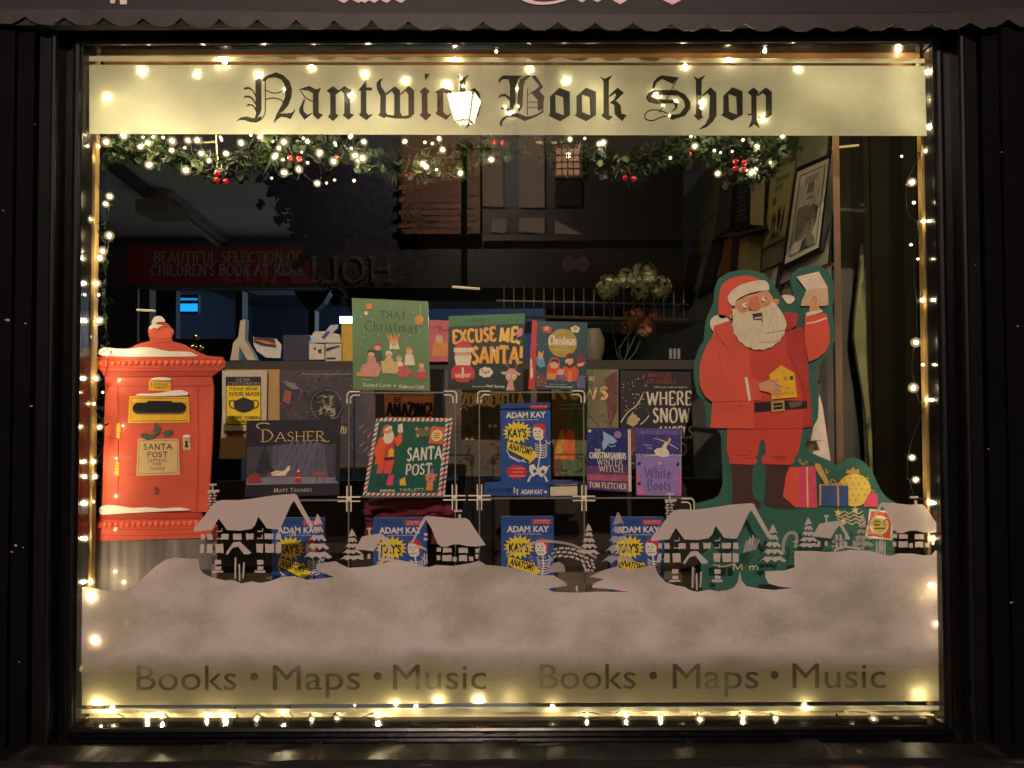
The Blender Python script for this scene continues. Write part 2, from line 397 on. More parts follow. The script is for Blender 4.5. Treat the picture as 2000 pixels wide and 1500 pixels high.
def copy_tree(o, loc, label=None, parent=None):
    c = o.copy(); C.objects.link(c); c.parent = parent
    if parent is None: c.location = loc
    if label: c['label'] = label
    for ch in list(o.children): copy_tree(ch, None, None, c)
    return c

WHITE = M((225, 218, 205)); CREAM = M((228, 215, 185)); BLACKI = M((16, 14, 16)); GOLD = M((205, 165, 90), rough=.35); RED = M((196, 40, 32))

# ================================================================== THE SETTING
GLOSS = M((12, 12, 13), rough=.22, var=.25, scale=25, bump=.25, coat=.6)
GLOSS3 = M((11, 10, 11), rough=.5, spec=.15, bump=.3, scale=18)
GLOSS2 = M((10, 9, 11), spec=.2, rough=.45, var=.3, scale=18, bump=.4)
PANEL = M((9, 8, 10), rough=.7, spec=.06, var=.3, scale=9, bump=.3)
FASC = M((24, 18, 21), rough=.65, var=.2, scale=14, bump=.3, stretch=(.4, 1, 3))
LEAD = M((42, 34, 35), rough=.6, var=.35, scale=16, bump=.6)
TIMBER = M((104, 72, 34), rough=.5, var=.3, scale=30, stretch=(1, 1, 6), bump=.3)
CREAMP = M((120, 98, 58), rough=.5, var=.2, scale=22, bump=.3)

def ground_sheet(name, x0, x1, y0, y1, z, m, thick=.12):
    b = MB(); b.box((x0, y0, z - thick), (x1, y1, z), m); return b.build(name, kind='structure')
ground_sheet('pavement', -40, 40, -2.6, -.16, 0.0, M((150, 142, 134), rough=.8, var=.25, scale=3, bump=.3))
ground_sheet('road', -120, 120, -120, -2.6, -.12, M((46, 46, 48), rough=.75, var=.3, scale=40, bump=.5))
ground_sheet('pavement_opposite', -40, 40, -7.9, -5.7, 0.0, M((70, 66, 64), rough=.8, var=.26, scale=3, bump=.3))
b = MB(); b.box((-120, -.15, -.3), (120, 120, -.14), M((40, 38, 36))); b.build('ground', kind='structure')

GX0, GX1 = P(161, 750, 0).x, P(1828, 750, 0).x
GZ0, GZ1 = P(1000, 1410, 0).z, P(1000, 92, 0).z

# ---- shopfront (painted timber)
def frame_run(name, root, rect_boxes, tubes=()):
    b = MB()
    for a in rect_boxes: b.box(*a)
    for t in tubes: b.tube(*t)
    return b.build(name, root)
fr = thing('shopfront', 'glossy black painted timber shopfront surrounding the lit window', 'shopfront', (0, -.05, GZ0 - .09))
e = .004
for side, gx in ((-1, GX0), (1, GX1)):
    def bx(a0, a1, y0, y1, z0, z1, m):
        xs = sorted((gx + side * a0, gx + side * a1)); return ((xs[0], y0, z0), (xs[1], y1, z1), m)
    frame_run('stile', fr, [bx(0, .022, -.010, .03, GZ0 - .02, GZ1 + .02, GLOSS), bx(.022, .038, -.004, .03, GZ0 - .03, GZ1 + .03, GLOSS),
                            bx(.038, .075, -.034, .03, GZ0 - .04, GZ1 + .05, GLOSS2)],
              [([(gx + side * .011, -.010, GZ0 - .01), (gx + side * .011, -.010, GZ1 + .01)], .008, GLOSS3, 8),
               ([(gx + side * .044, -.036, GZ0 - .03), (gx + side * .044, -.036, GZ1 + .04)], .006, GLOSS3, 8)])
    frame_run('pilaster', fr, [bx(.079, 1.6, -.045, .03, GZ0 - .05, GZ1 + .03, PANEL), bx(.112, .6, -.056, -.045, GZ0 - .04, GZ1 + .012, PANEL)])
frame_run('top_rail', fr, [((GX0 + e, -.008, GZ1), (GX1 - e, .03, GZ1 + .015), GLOSS), ((GX0 - .03, -.003, GZ1 + .019), (GX1 + .03, .03, GZ1 + .033), GLOSS),
                           ((GX0 - .0375, -.040, GZ1 + .050), (GX1 + .0375, .03, GZ1 + .12), GLOSS)],
          [([(GX0, -.008, GZ1 + .008), (GX1, -.008, GZ1 + .008)], .0065, GLOSS, 8), ([(GX0 - .07, -.038, GZ1 + .036), (GX1 + .07, -.038, GZ1 + .036)], .015, M((70, 74, 52), rough=.2, spec=.9, var=.4, scale=12, bump=.5, coat=.5, stretch=(.3, 1, 1)), 10)])
frame_run('bottom_rail', fr, [((GX0 + e, -.016, GZ0 - .022), (GX1 - e, .03, GZ0 - .001), GLOSS), ((GX0 - .06, -.045, GZ0 - .045), (GX1 + .06, .03, GZ0 - .024), GLOSS)],
          [([(GX0, -.017, GZ0 - .008), (GX1, -.017, GZ0 - .008)], .0065, GLOSS, 8)])
# weathered sill with flaking paint
def flaky():
    m = bpy.data.materials.new('flaking_paint'); m.use_nodes = True; n = m.node_tree.nodes; L = m.node_tree.links; b = n['Principled BSDF']
    tc = n.new('ShaderNodeTexCoord'); mp = n.new('ShaderNodeMapping'); mp.inputs['Scale'].default_value = (4, 1, 34); L.new(tc.outputs['Object'], mp.inputs[0])
    nz = n.new('ShaderNodeTexNoise'); nz.inputs['Scale'].default_value = 2.2; nz.inputs['Detail'].default_value = 9; nz.inputs['Roughness'].default_value = .65; L.new(mp.outputs[0], nz.inputs['Vector'])
    r = n.new('ShaderNodeValToRGB'); r.color_ramp.elements[0].position = .60; r.color_ramp.elements[1].position = .66
    r.color_ramp.elements[0].color = (.006, .005, .005, 1); r.color_ramp.elements[1].color = (.11, .05, .03, 1)
    L.new(nz.outputs[0], r.inputs[0]); L.new(r.outputs[0], b.inputs['Base Color'])
    r2 = n.new('ShaderNodeMapRange'); r2.inputs[1].default_value = .5; r2.inputs[2].default_value = .62; r2.inputs[3].default_value = .38; r2.inputs[4].default_value = .9
    L.new(nz.outputs[0], r2.inputs[0]); L.new(r2.outputs[0], b.inputs['Roughness'])
    bp = n.new('ShaderNodeBump'); bp.inputs['Strength'].default_value = .7; bp.inputs['Distance'].default_value = .003; L.new(nz.outputs[0], bp.inputs['Height']); L.new(bp.outputs[0], b.inputs['Normal'])
    return m
FLAKE = flaky()
b = MB()
sz = GZ0 - .047
rr = random.Random(2)
xs = [-2.2 + i * .05 for i in range(89)]
SLO = P(1000, 1484, -.112).z
low = [SLO + rr.uniform(-.0022, .0022) for _ in xs]
vs = []; 
for x, zl in zip(xs, low): vs += [(x, -.055, sz - .002), (x, -.105, sz - .014), (x, -.112, sz - .018), (x, -.112, zl), (x, -.03, zl)]
fs = [(i * 5 + k, i * 5 + k + 1, (i + 1) * 5 + k + 1, (i + 1) * 5 + k) for i in range(len(xs) - 1) for k in range(4)]
b.add(vs, fs, FLAKE); b.build('sill', fr, 'weathered window sill with flaking paint')
b = MB(Y=-.0572)
rc = random.Random(8); CHIP = M((150, 140, 132), rough=.9)
for cx, cy_, s_ in ((16,622,5),(50,629,3),(8,408,2),(61,790,2.4),(30,1062,4),(22,1075,3),(44,1066,2),(1958,300,2),(1930,880,2.5),(1975,1180,3),(1905,520,1.6),(70,240,1.5),(36,1290,2.2),(1988,640,2)):
    b.poly([(cx + s_ * rc.uniform(.6, 1.5) * math.cos(k * 1.05), cy_ + s_ * rc.uniform(.3, .8) * math.sin(k * 1.05)) for k in range(6)], CHIP, Y=-.0566)
b.build('paint_chips', fr, kind='stuff')
# fascia board and its lead flashing
b = MB(); fz = P(1000, 27, -.058).z
b.box((-2.6, -.058, fz), (2.6, .03, fz + .62), FASC); b.build('fascia_board', fr)
b = MB(Y=-.068)
low = []; xx = -60
cus = [(-25, 42, 26), (50, 44, 29), (127, 46, 31), (204, 47, 32), (281, 49, 33), (355, 50, 33), (431, 52, 35), (505, 53, 36), (580, 55, 37), (655, 56, 38), (728, 57, 38), (800, 57, 40), (873, 58, 43), (947, 58, 41), (1020, 59, 43), (1092, 59, 43), (1165, 60, 44), (1238, 60, 45), (1312, 61, 47), (1385, 61, 48), (1457, 61, 47), (1530, 62, 50), (1603, 63, 52), (1677, 62, 50), (1750, 61, 49), (1825, 61, 48), (1898, 60, 46), (1972, 56, 40), (2045, 52, 38)]
pts = [(-100, 14)]
up = [(-100, 14), (300, 16), (700, 25), (1100, 27), (1500, 28), (1850, 28), (1930, 20), (2100, 16)]
lowpts = []
for i, (cx, lowy, cy_) in enumerate(cus):
    lowpts += [(cx - 38, lowy - 1), (cx - 26, lowy), (cx - 12, lowy - 7), (cx, cy_), (cx + 12, lowy - 7), (cx + 26, lowy)]
b.poly(up + lowpts[::-1], LEAD, Y=-.068, thick=.004)
b.build('lead_flashing', fr, 'grey lead flashing with scalloped lower edge')
b = MB(); b.box((-2.3, -.062, fz - .022), (2.3, -.0405, fz - .003), M((26, 22, 20), rough=.8, var=.3, scale=20)); b.build('soffit', fr)
# brick plinth: individual bricks
pl = MB(); bz = P(1000, 1489, -.09).z
pl.box((-2.4, -.078, 0.01), (2.4, .02, bz - .002), M((96, 84, 74), rough=.9)); plinth = pl.build('brick_plinth', None, 'dark red brick plinth below the weathered sill', 'wall')
bm_ = MB(); bm_.box((-.1075, -.0075, -.0325), (.1075, .0075, .0325), M((66, 42, 38), rough=.85, var=.35, scale=30, bump=.8))
brick_me = rawmesh(bm_, 'brick')
for row in range(3):
    for i in range(19):
        o = bpy.data.objects.new('brick', brick_me); C.objects.link(o); o.parent = plinth
        o.location = Vector((-2.06 + i * .226 + (row % 2) * .113, -.085 + random.uniform(-.001, .001), bz - .036 - row * .075)) - plinth.location + Vector((0, 0, 0))
# fascia lettering (its feet show at the top of the picture)
PINKW = M((235, 200, 195), rough=.6)
fl = thing('fascia_lettering', 'pale pink gothic letters along the fascia above the window', 'sign', tuple(P(1000, 0, -.06)))
def bl(name, loops, m=PINKW, Y=-.0605, th=.001):
    q = MB(Y=Y)
    for lp in loops: q.poly(lp, m, thick=th)
    q.build(name, fl)
def mini(x, s=1.0, kind='n'):
    st = [(x, -6), (x, -70), (x + 16, -84), (x + 30, -70), (x + 24, -64), (x + 24, -14), (x + 36, -6), (x + 20, 5), (x + 6, -2)]
    return st
bl('letter', [[(218, -80), (252, -80), (250, 6), (237, 6), (236, -8), (228, -8), (227, 4), (218, 4)]])
for x0, nn in ((655, 2), (697, 2), (738, 2)):
    bl('letter', [mini(x0 + k * 28) for k in range(2)] if x0 != 697 else [mini(x0 - 2), mini(x0 + 17)])
bl('letter', [catmull([(1108, -14), (1100, -2), (1078, 3), (1052, 3), (1034, -4), (1028, -22), (1016, -12), (1022, 0), (1044, 8), (1072, 9), (1098, 4), (1118, -4)], 3, True), [(1020, -80), (1040, -90), (1046, -20), (1030, -6), (1016, -14)]])
bl('letter', [mini(1120), mini(1150), [(1122, -40), (1150, -50), (1152, -44), (1124, -34)]])
bl('letter', [[(1196, -110), (1216, -100), (1216, -10), (1232, -2), (1214, 9), (1194, -2)], [(1180, -60), (1236, -60), (1236, -52), (1180, -52)]])
bl('letter', [[(1290, -70), (1306, -84), (1306, -12), (1320, -2), (1345, -10), (1346, -6), (1316, 10), (1292, -2), (1280, -8)], [(1306, -70), (1330, -60), (1330, -36), (1308, -30)]])

# ---- the big window: pane, frosted bands, lettering
win = thing('shop_window', 'large shop window pane with frosted bands and gothic lettering', 'window', (0, 0, GZ0))
b = MB(); b.box((GX0 + .001, .0, GZ0 + .001), (GX1 - .001, .006, GZ1 - .001), glassy('pane_glass', .036)); b.build('pane', win)
FROST = film('frosted_band', (200, 202, 168), transl=.42, transp=.0, noise=.0001, scale=9, seed=4, mott=(176, 176, 140), tcol=(.58, .61, .49, 1))
FROST_DIM = film('frosted_band_dimmed', (140, 134, 98), transl=.34, transp=.0, noise=.02, scale=6, seed=1, tcol=(.8, .75, .5, 1))  # same film as the top band, its weaker light painted in as darker colour
b = MB(); b.poly([(176, 124), (1808, 131), (1812, 268), (176, 259)], FROST, Y=.009)
b.poly([(176, 107), (1808, 117), (1808, 126), (176, 117)], FROST, Y=.009); b.build('frosted_film', win, 'bright frosted band along the top of the window')
b = MB(); b.poly([(158, 1271), (1835, 1272), (1838, 1372), (158, 1375)], FROST_DIM, Y=.009)
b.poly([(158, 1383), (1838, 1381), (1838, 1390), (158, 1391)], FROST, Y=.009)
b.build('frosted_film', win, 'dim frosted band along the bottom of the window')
INK = film('ink_vinyl', (22, 16, 15), transl=.1, transp=.12)
z4 = zoom(430, 110, 3.636); z5 = zoom(950, 110, 3.333)
def hollow(outer, hole): return [outer, hole]
LET = [
 (z4, 'N', [[(256,160),(300,150),(300,370),(292,400),(270,430),(250,437),(262,400),(258,330)], [(118,458),(148,428),(195,421),(240,433),(270,430),(300,415),(296,445),(262,464),(220,462),(180,447),(150,447)],
   [(172,232),(182,214),(215,213),(240,232),(258,262),(258,285),(235,240),(210,226)], [(172,290),(185,272),(220,275),(245,295),(258,320),(258,340),(232,298),(205,285)], [(190,350),(205,332),(235,335),(262,360),(262,395),(245,355),(220,342)],
   [(300,168),(340,130),(405,108),(455,128),(500,170),(518,230),(512,290),(490,345),(455,385),(430,400),(480,400),(515,395),(537,372),(540,380),(505,443),(480,430),(440,425),(410,445),(388,468),(385,462),(410,400),(440,345),(465,290),(470,240),(462,190),(440,160),(400,145),(350,150),(325,172)]],
   [([(327,165),(327,370),(318,415),(290,448),(250,462)], 7), ([(330,235),(380,255),(430,250),(470,225)], 7), ([(330,300),(380,290),(430,300),(462,325)], 7)]),
 (z4, 'a', [[(570,228),(640,205),(688,230),(725,218),(706,260),(706,395),(738,412),(702,446),(665,412),(665,258),(630,238),(600,236)], [(600,298),(566,370),(568,395),(605,447),(662,402),(660,396),(625,410),(600,385),(598,350),(612,300)]], [([(572,228),(612,290)], 7), ([(605,285),(665,320)], 7)]),
 (z4, 'n', [[(762,240),(808,207),(848,236),(828,255),(828,400),(848,418),(808,457),(770,425),(788,405),(788,262)], [(828,252),(890,207),(918,225),(945,235),(930,260),(930,400),(960,412),(918,448),(876,415),(888,398),(888,262),(868,240),(828,268)]], []),
 (z4, 't', [[(985,240),(1045,165),(1045,218),(1085,218),(1085,240),(1045,240),(1045,395),(1062,415),(1085,405),(1088,412),(1045,452),(990,412),(1005,395),(1005,240)]], []),
 (z4, 'w', [[(1118,215),(1118,185),(1138,162),(1166,150),(1148,180),(1150,210),(1185,262),(1183,395),(1200,420),(1170,437),(1128,415),(1143,398),(1145,280),(1125,240)], [(1185,256),(1248,210),(1285,238),(1285,398),(1305,425),(1340,440),(1262,440),(1195,430),(1186,410),(1240,418),(1243,400),(1243,268),(1225,245),(1187,275)], [(1287,260),(1345,207),(1385,240),(1385,405),(1360,432),(1320,442),(1297,425),(1343,415),(1343,268),(1325,245),(1287,275)]], []),
 (z4, 'i', [[(1422,250),(1460,215),(1498,248),(1480,262),(1480,400),(1510,412),(1468,455),(1422,415),(1438,400),(1438,262)], [(1458,122),(1497,122),(1465,170)]], []),
 (z4, 'c', [[(1530,250),(1548,242),(1600,212),(1625,232),(1655,245),(1635,280),(1610,262),(1592,255),(1592,395),(1620,418),(1655,400),(1612,450),(1548,415),(1535,400),(1548,385),(1548,262)]], []),
 (z4, 'h', [[(1688,133),(1712,145),(1732,148),(1775,130),(1750,165),(1750,262),(1750,400),(1770,420),(1728,455),(1690,418),(1708,400),(1708,165)], [(1751,260),(1815,222),(1850,260),(1855,360),(1840,420),(1790,480),(1740,520),(1785,450),(1808,400),(1808,275),(1785,255),(1751,280)]], []),
 (z5, 'B', [[(82,178),(88,145),(112,124),(160,124),(250,126),(215,150),(198,190),(196,300),(180,345),(150,372),(148,360),(158,320),(160,190),(150,150),(115,148)], [(80,275),(95,248),(125,243),(158,262),(160,290),(130,262),(105,262)], [(98,345),(105,328),(135,325),(160,345),(155,370),(130,345)],
   [(95,455),(90,430),(110,400),(160,375),(210,368),(262,392),(300,388),(345,372),(378,346),(378,365),(330,392),(255,423),(200,395),(140,400),(112,425),(106,455)], [(215,370),(208,300),(215,180),(225,150),(260,128),(300,125),(258,160),(248,200),(240,330)],
   [(298,128),(325,122),(378,200),(350,225),(385,262),(378,300),(378,345),(340,355),(340,285),(300,240),(352,195)]], [([(273,212),(273,385)], 6), ([(273,255),(318,225)], 6), ([(276,298),(340,298)], 6), ([(276,335),(340,335)], 6)]),
 (z5, 'o', [hollow([(420,262),(482,205),(550,232),(550,385),(485,425),(410,388),(420,370)], [(455,250),(505,268),(510,385),(458,365)])], []),
 (z5, 'o', [hollow([(592,262),(655,205),(720,232),(720,385),(655,425),(580,388),(592,370)], [(628,250),(678,268),(682,385),(630,365)])], []),
 (z5, 'k', [[(742,130),(775,148),(830,122),(804,160),(804,385),(830,395),(800,422),(752,388),(768,372),(768,162)], [(806,255),(860,205),(903,240),(855,285),(835,298),(850,290),(880,320),(885,375),(920,385),(890,425),(840,380),(838,320),(808,304),(838,280),(850,255),(845,244),(806,270)]], []),
 (z5, 'S', [[(1150,125),(1255,140),(1222,185),(1150,150),(1115,175),(1100,215),(1085,212),(1092,170),(1120,140)], [(1045,270),(1060,240),(1100,222),(1240,222),(1300,250),(1335,300),(1335,340),(1300,390),(1215,418),(1180,392),(1265,375),(1300,330),(1290,290),(1255,258),(1100,255),(1080,262),(1120,282),(1220,285),(1255,310),(1245,345),(1200,375),(1235,335),(1225,310),(1110,312),(1060,300)]],
   [([(1258,135),(1130,370)], 6), ([(1218,400),(1170,368),(1110,352),(1062,358),(1038,385),(1045,412),(1090,420),(1150,398),(1225,384)], 8)]),
 (z5, 'h', [[(1352,130),(1385,148),(1435,125),(1408,160),(1408,390),(1420,400),(1385,420),(1355,390),(1370,375),(1370,162)], [(1411,255),(1465,205),(1505,240),(1505,390),(1480,430),(1440,465),(1385,482),(1430,445),(1455,400),(1460,262),(1445,245),(1411,270)]], []),
 (z5, 'o', [hollow([(1548,262),(1608,205),(1675,232),(1675,385),(1605,425),(1535,388),(1548,370)], [(1583,250),(1632,268),(1638,385),(1586,365)])], []),
 (z5, 'p', [[(1705,240),(1745,207),(1780,235),(1765,262),(1765,420),(1790,478),(1750,448),(1710,475),(1730,420),(1735,390),(1705,388),(1705,378),(1730,378),(1730,262)], [(1768,255),(1825,207),(1865,235),(1865,385),(1810,425),(1770,400),(1825,388),(1825,262),(1805,245),(1770,268)]], []),
]
for T_, nm, loops, lines in LET:
    b = MB(Y=.0078, T=T_)
    for lp in loops: b.poly(lp, INK)
    for pts, ww in lines: b.line(pts, ww / 3.5, INK, smooth=4)
    b.build('letter', win)
INK2 = film('ink_faded', (52, 40, 30), transl=.2, transp=.42, noise=.45, scale=8, seed=9)
for words in ((('Books', 265, 460), ('•', 487, 503), ('Maps', 531, 702), ('•', 728, 744), ('Music', 766, 948)), (('Books', 1052, 1240), ('•', 1266, 1282), ('Maps', 1312, 1480), ('•', 1504, 1518), ('Music', 1546, 1728))):
    for wd, a, c in words:
        b = MB(Y=.0078)
        if wd == '•': b.circ((a + c) / 2, 1320, 8, INK2)
        else: b.text(wd, a, 1294, c, 1346, INK2)
        b.build('lettering', win)
# painted snow scene on the inside of the glass
SNOW = film('snow_paint', (238, 222, 214), transl=.26, transp=.0, noise=.06, scale=6.5, seed=2.3, fade=(P(1000, 1268, 0).z, P(1000, 1330, 0).z), mott=(196, 186, 170))
SNOW2 = film('snow_paint_solid', (232, 216, 208), transl=.3, transp=.06)
SNOW3 = film('snow_paint_thin', (226, 210, 200), transl=.3, transp=.38)
sn = thing('snow_village_decal', 'painted white snow village with cottages along the lower window', 'decal', tuple(P(1000, 1300, .01)))
out = [(158,1145),(168,1143),(200,1150),(252,1151),(277,1127),(305,1102),(322,1091),(340,1087),(368,1089),(387,1090),(389,1110),(398,1119),(410,1125),(438,1132),(455,1131),(470,1138),(490,1134),(508,1137),(525,1134),(550,1125),(575,1124),(599,1131),(652,1126),(627,1117),(617,1108),(617,1100),(655,1095),(663,1100),(679,1108),(718,1106),(750,1099),(769,1094),(804,1097),(815,1104),(836,1107),(852,1103),(884,1105),(916,1100),(935,1095),(948,1103),(978,1106),(1010,1110),(1050,1123),(1080,1124),(1104,1138),(1107,1144),(1090,1147),(1062,1150),(1080,1156),(1128,1158),(1160,1156),(1230,1157),(1190,1151),(1155,1148),(1158,1140),(1179,1132),(1165,1129),(1150,1127),(1170,1117),(1200,1108),(1230,1112),(1278,1105),(1284,1122),(1299,1138),(1317,1144),(1335,1147),(1345,1153),(1359,1157),(1386,1153),(1402,1156),(1419,1154),(1432,1149),(1440,1138),(1444,1117),(1448,1136),(1456,1146),(1482,1151),(1510,1154),(1547,1150),(1520,1147),(1500,1141),(1494,1130),(1493,1117),(1530,1116),(1551,1110),(1550,1095),(1551,1078),(1590,1078),(1610,1080),(1641,1079),(1659,1076),(1700,1078),(1725,1086),(1740,1088),(1755,1083),(1785,1084),(1800,1087),(1818,1087),(1826,1078),(1836,1080),(1838,1330),(158,1330)]
b = MB(); b.poly(out, SNOW, Y=.0085); b.build('snow_bank', sn)
C5 = zoom(340, 940, 3.125); Z6 = zoom(960, 940, 3.333); Z7 = zoom(1260, 940, 3.333)
def quadr(b, x0, y0, x1, y1, m, j=3):
    r = random.Random(int(x0 * 7 + y0)); q = lambda: r.uniform(-j, j)
    b.poly([(x0 + q(), y0 + q()), ((x0 + x1) / 2, y0 + q() * .7), (x1 + q(), y0 + q()), (x1 + q(), y1 + q()), ((x0 + x1) / 2, y1 + q() * .7), (x0 + q(), y1 + q())], m)
def big_cottage(dx, dy, m):
    b = MB(Y=.0082, T=zoom(340, 940, 3.125, dx, dy))
    b.poly([(115,290),(128,266),(180,210),(222,150),(262,115),(300,108),(380,112),(480,100),(600,82),(700,74),(735,72),(752,84),(762,112),(845,262),(842,280),(828,282),(730,115),(712,138),(655,265),(640,290),(600,288),(562,282),(545,255),(512,210),(492,262),(470,286),(400,296),(320,292),(300,262),(270,222),(245,262),(232,290),(180,296),(125,303)], m)
    for a, c in ((158,184),(198,232),(286,330),(357,410),(438,484),(552,606),(620,650)): quadr(b, a, 314, c, 350, m)
    for a, c in ((156,180),(198,232),(250,298),(500,540),(555,606),(620,652)): quadr(b, a, 378, c, 432, m)
    for a in (246, 503): quadr(b, a, 475, a + 40, 502, m); quadr(b, a + 2, 514, a + 38, 536, m, 2); quadr(b, a - 16, 540, a + 52, 553, m, 2)
    b.poly([(312,440),(318,425),(360,366),(400,364),(468,430),(455,440),(425,441),(388,392),(352,402),(325,442)], m)
    b.line([(372, 460), (370, 590)], 3.2, m); b.line([(395, 500), (397, 602)], 3, m); b.line([(424, 490), (418, 585)], 3.2, m)
    for lx in (258, 506):
        b.line([(lx, 300), (lx + 32, 300), (lx + 32, 282)], 1.8, m); b.line([(lx - 2, 344), (lx + 30, 344), (lx + 30, 322)], 1.8, m)
    b.line([(740, 268), (736, 330)], 2.2, m); b.line([(722, 280), (720, 330)], 2.2, m)
    for i in range(6):
        for k in range(2): quadr(b, 205 + k * 28 + (i % 2) * 6, 60 + i * 17, 224 + k * 28 + (i % 2) * 6, 70 + i * 17, m, 2)
    b.poly([(202, 48), (270, 46), (278, 52), (268, 62), (204, 62)], m); b.line([(232, 20), (234, 46)], 3, m); b.line([(214, 14), (258, 14)], 3.4, m)
    return b.build('cottage', sn)
big_cottage(0, 0, SNOW2); big_cottage(893, 21, SNOW2)
def small_cottage(dx, dy):
    b = MB(Y=.0082, T=zoom(340, 940, 3.125, dx, dy)); m = SNOW2
    b.poly([(1100,410),(1120,380),(1145,335),(1190,325),(1260,316),(1282,330),(1305,370),(1335,425),(1322,434),(1268,345),(1240,380),(1215,425),(1170,418)], m)
    for a in (1135, 1178): quadr(b, a, 440, a + 16, 470, m, 2)
    b.line([(1188, 290), (1190, 325)], 3.5, m); b.line([(1174, 286), (1204, 286)], 3.6, m)
    for a in (1245, 1270, 1300): quadr(b, a, 400, a + 14, 430, m, 3); quadr(b, a, 445, a + 14, 480, m, 3)
    b.line([(1235, 500), (1290, 475), (1360, 482), (1400, 488)], 4, m, smooth=3)
    return b.build('cottage', sn)
small_cottage(0, 0); small_cottage(893, -22)
def side_cottage(dx, dy):
    b = MB(Y=.0082, T=zoom(340, 940, 3.125, dx, dy)); m = SNOW2
    b.poly([(1442,378),(1465,330),(1518,225),(1535,210),(1590,214),(1700,226),(1780,224),(1802,240),(1840,300),(1900,388),(1840,398),(1780,394),(1740,384),(1700,384),(1660,400),(1630,398),(1605,380),(1585,330),(1572,292),(1536,232),(1500,290),(1456,374)], m)
    b.line([(1740, 200), (1742, 226)], 5, m); b.line([(1706, 180), (1756, 180)], 4.2, m)
    for a, c, y0, y1 in ((1600,1624,402,430),(1636,1690,406,434),(1736,1790,406,436),(1838,1856,410,436),(1600,1622,452,480),(1634,1690,450,486),(1698,1722,460,488),(1736,1786,450,486),(1798,1822,458,484),(1836,1856,446,474)): quadr(b, a, y0, c, y1, m)
    for y0 in (314, 344): quadr(b, 1522, y0, 1544, y0 + 16, m, 2)
    b.poly([(1440,396),(1470,392),(1495,388),(1530,405),(1545,425),(1500,405),(1450,402)], m)
    b.line([(1524, 440), (1526, 510)], 2.5, m); b.line([(1538, 440), (1540, 500)], 2.5, m)
    return b.build('cottage', sn)
side_cottage(0, 0); side_cottage(891, -24)
def decal_pine(cx, y0, y1, wd, m):
    b = MB(Y=.0082); h = y1 - y0; r = random.Random(int(cx))
    b.poly([(cx - wd * .02, y0), (cx + wd * .05, y0 + h * .05), (cx + wd * .17, y0 + h * .23), (cx + wd * .08, y0 + h * .19), (cx - wd * .02, y0 + h * .22), (cx - wd * .16, y0 + h * .22)], m)
    for i in range(4):
        yy = y0 + h * (.30 + i * .17); ww = wd * (.2 + i * .1)
        p = [(cx - ww * .55, yy - h * .05), (cx, yy - h * .035), (cx + ww * .55, yy - h * .05), (cx + ww, yy + h * .06)]
        q = [(cx + ww * (1 - k / 3.5), yy + h * (.075 if k % 2 else .02) + r.uniform(0, 2)) for k in range(1, 7)]
        b.poly(p + q + [(cx - ww, yy + h * .065)], m)
    return b.build('pine_tree', sn)
for a in ((620, 1002, 1100, 56, SNOW2), (687, 1032, 1100, 48, SNOW2), (1149, 1023, 1090, 42, SNOW2), (1207, 1000, 1112, 66, SNOW3), (1509, 1025, 1108, 54, SNOW2), (1578, 1012, 1078, 46, SNOW2), (1684, 1007, 1076, 46, SNOW3)): decal_pine(*a)
b = MB(Y=.0082, T=Z6)
b.line([(95,490),(180,440),(260,408),(340,392),(440,398),(530,418),(600,455),(680,500)], 5, SNOW3, smooth=4)
b.line([(230,405),(330,385),(400,388)], 2, SNOW3, smooth=3)
for x, y, w_, h_, rt in ((415,442,26,14,-12),(452,436,30,14,-5),(490,438,30,14,0),(528,444,30,14,8),(565,456,30,14,16),(398,470,26,14,-20),(432,462,28,14,-10),(470,462,30,14,-3),(508,466,30,14,4),(545,474,30,14,12),(582,486,28,14,22),(616,500,26,14,30),(410,492,26,14,-30),(444,486,28,14,-16),(482,490,30,13,-4),(520,494,28,13,8),(556,506,26,13,26),(588,520,26,14,48),(600,552,30,14,60),(612,580,26,14,66),(622,528,24,13,34),(650,516,22,13,30),(634,552,24,13,40),(656,540,22,13,30),(630,580,20,12,50),(664,562,20,12,36),(652,582,18,12,40),(386,516,24,13,-40),(372,538,22,13,-50)):
    a = math.radians(rt); m = SNOW3 if x < 420 else SNOW2; ca, s_ = math.cos(a), math.sin(a)
    b.poly([(x + u * w_ / 2 * ca - v * h_ / 2 * s_, y + u * w_ / 2 * s_ + v * h_ / 2 * ca) for u, v in ((-1, -1), (1, -1), (1, 1), (-1, 1))], m)
b.poly([(370,595),(375,560),(400,535),(440,525),(470,550),(478,590),(440,592)], SNOW3)
for i in range(14):
    b.line([(240 + i * 9, 500 + (i % 5) * 18), (262 + i * 9, 492 + (i % 5) * 20)], 2.2, SNOW3)
b.line([(552, 682), (552, 718)], 4, SNOW2)
b.build('bridge', sn)
b = MB(Y=.0082, T=Z6); b.ws = .8; b.line([(1895,470),(1900,400),(1925,350),(1960,340),(1985,365),(1975,440)], 8, SNOW3, smooth=5)
b.build('candy_arch', sn); b = MB(Y=.0082, T=Z6)
for i in range(6): b.line([(1640 + i * 14, 470 - i * 4), (1660 + i * 16, 368 + abs(i - 3) * 8)], 3.5, SNOW3)
b.line([(1990, 395), (1960, 400)], 3, SNOW2); b.build('gable_window', sn, kind='stuff')
for T_ in (Z7,):
    b = MB(Y=.0082, T=T_)
    for x0 in (1210, 1350):
        for i in range(7):
            a = i / 7 * 2 * math.pi; quadr(b, x0 + 45 + 36 * math.cos(a) - 13, 415 + 32 * math.sin(a) - 10, x0 + 45 + 36 * math.cos(a) + 13, 415 + 32 * math.sin(a) + 10, SNOW3, 6)
    for i in range(4): b.line([(1505 + i * 18, 400), (1505 + i * 17, 490)], 3, SNOW2)
    b.build('snowy_bushes', sn)

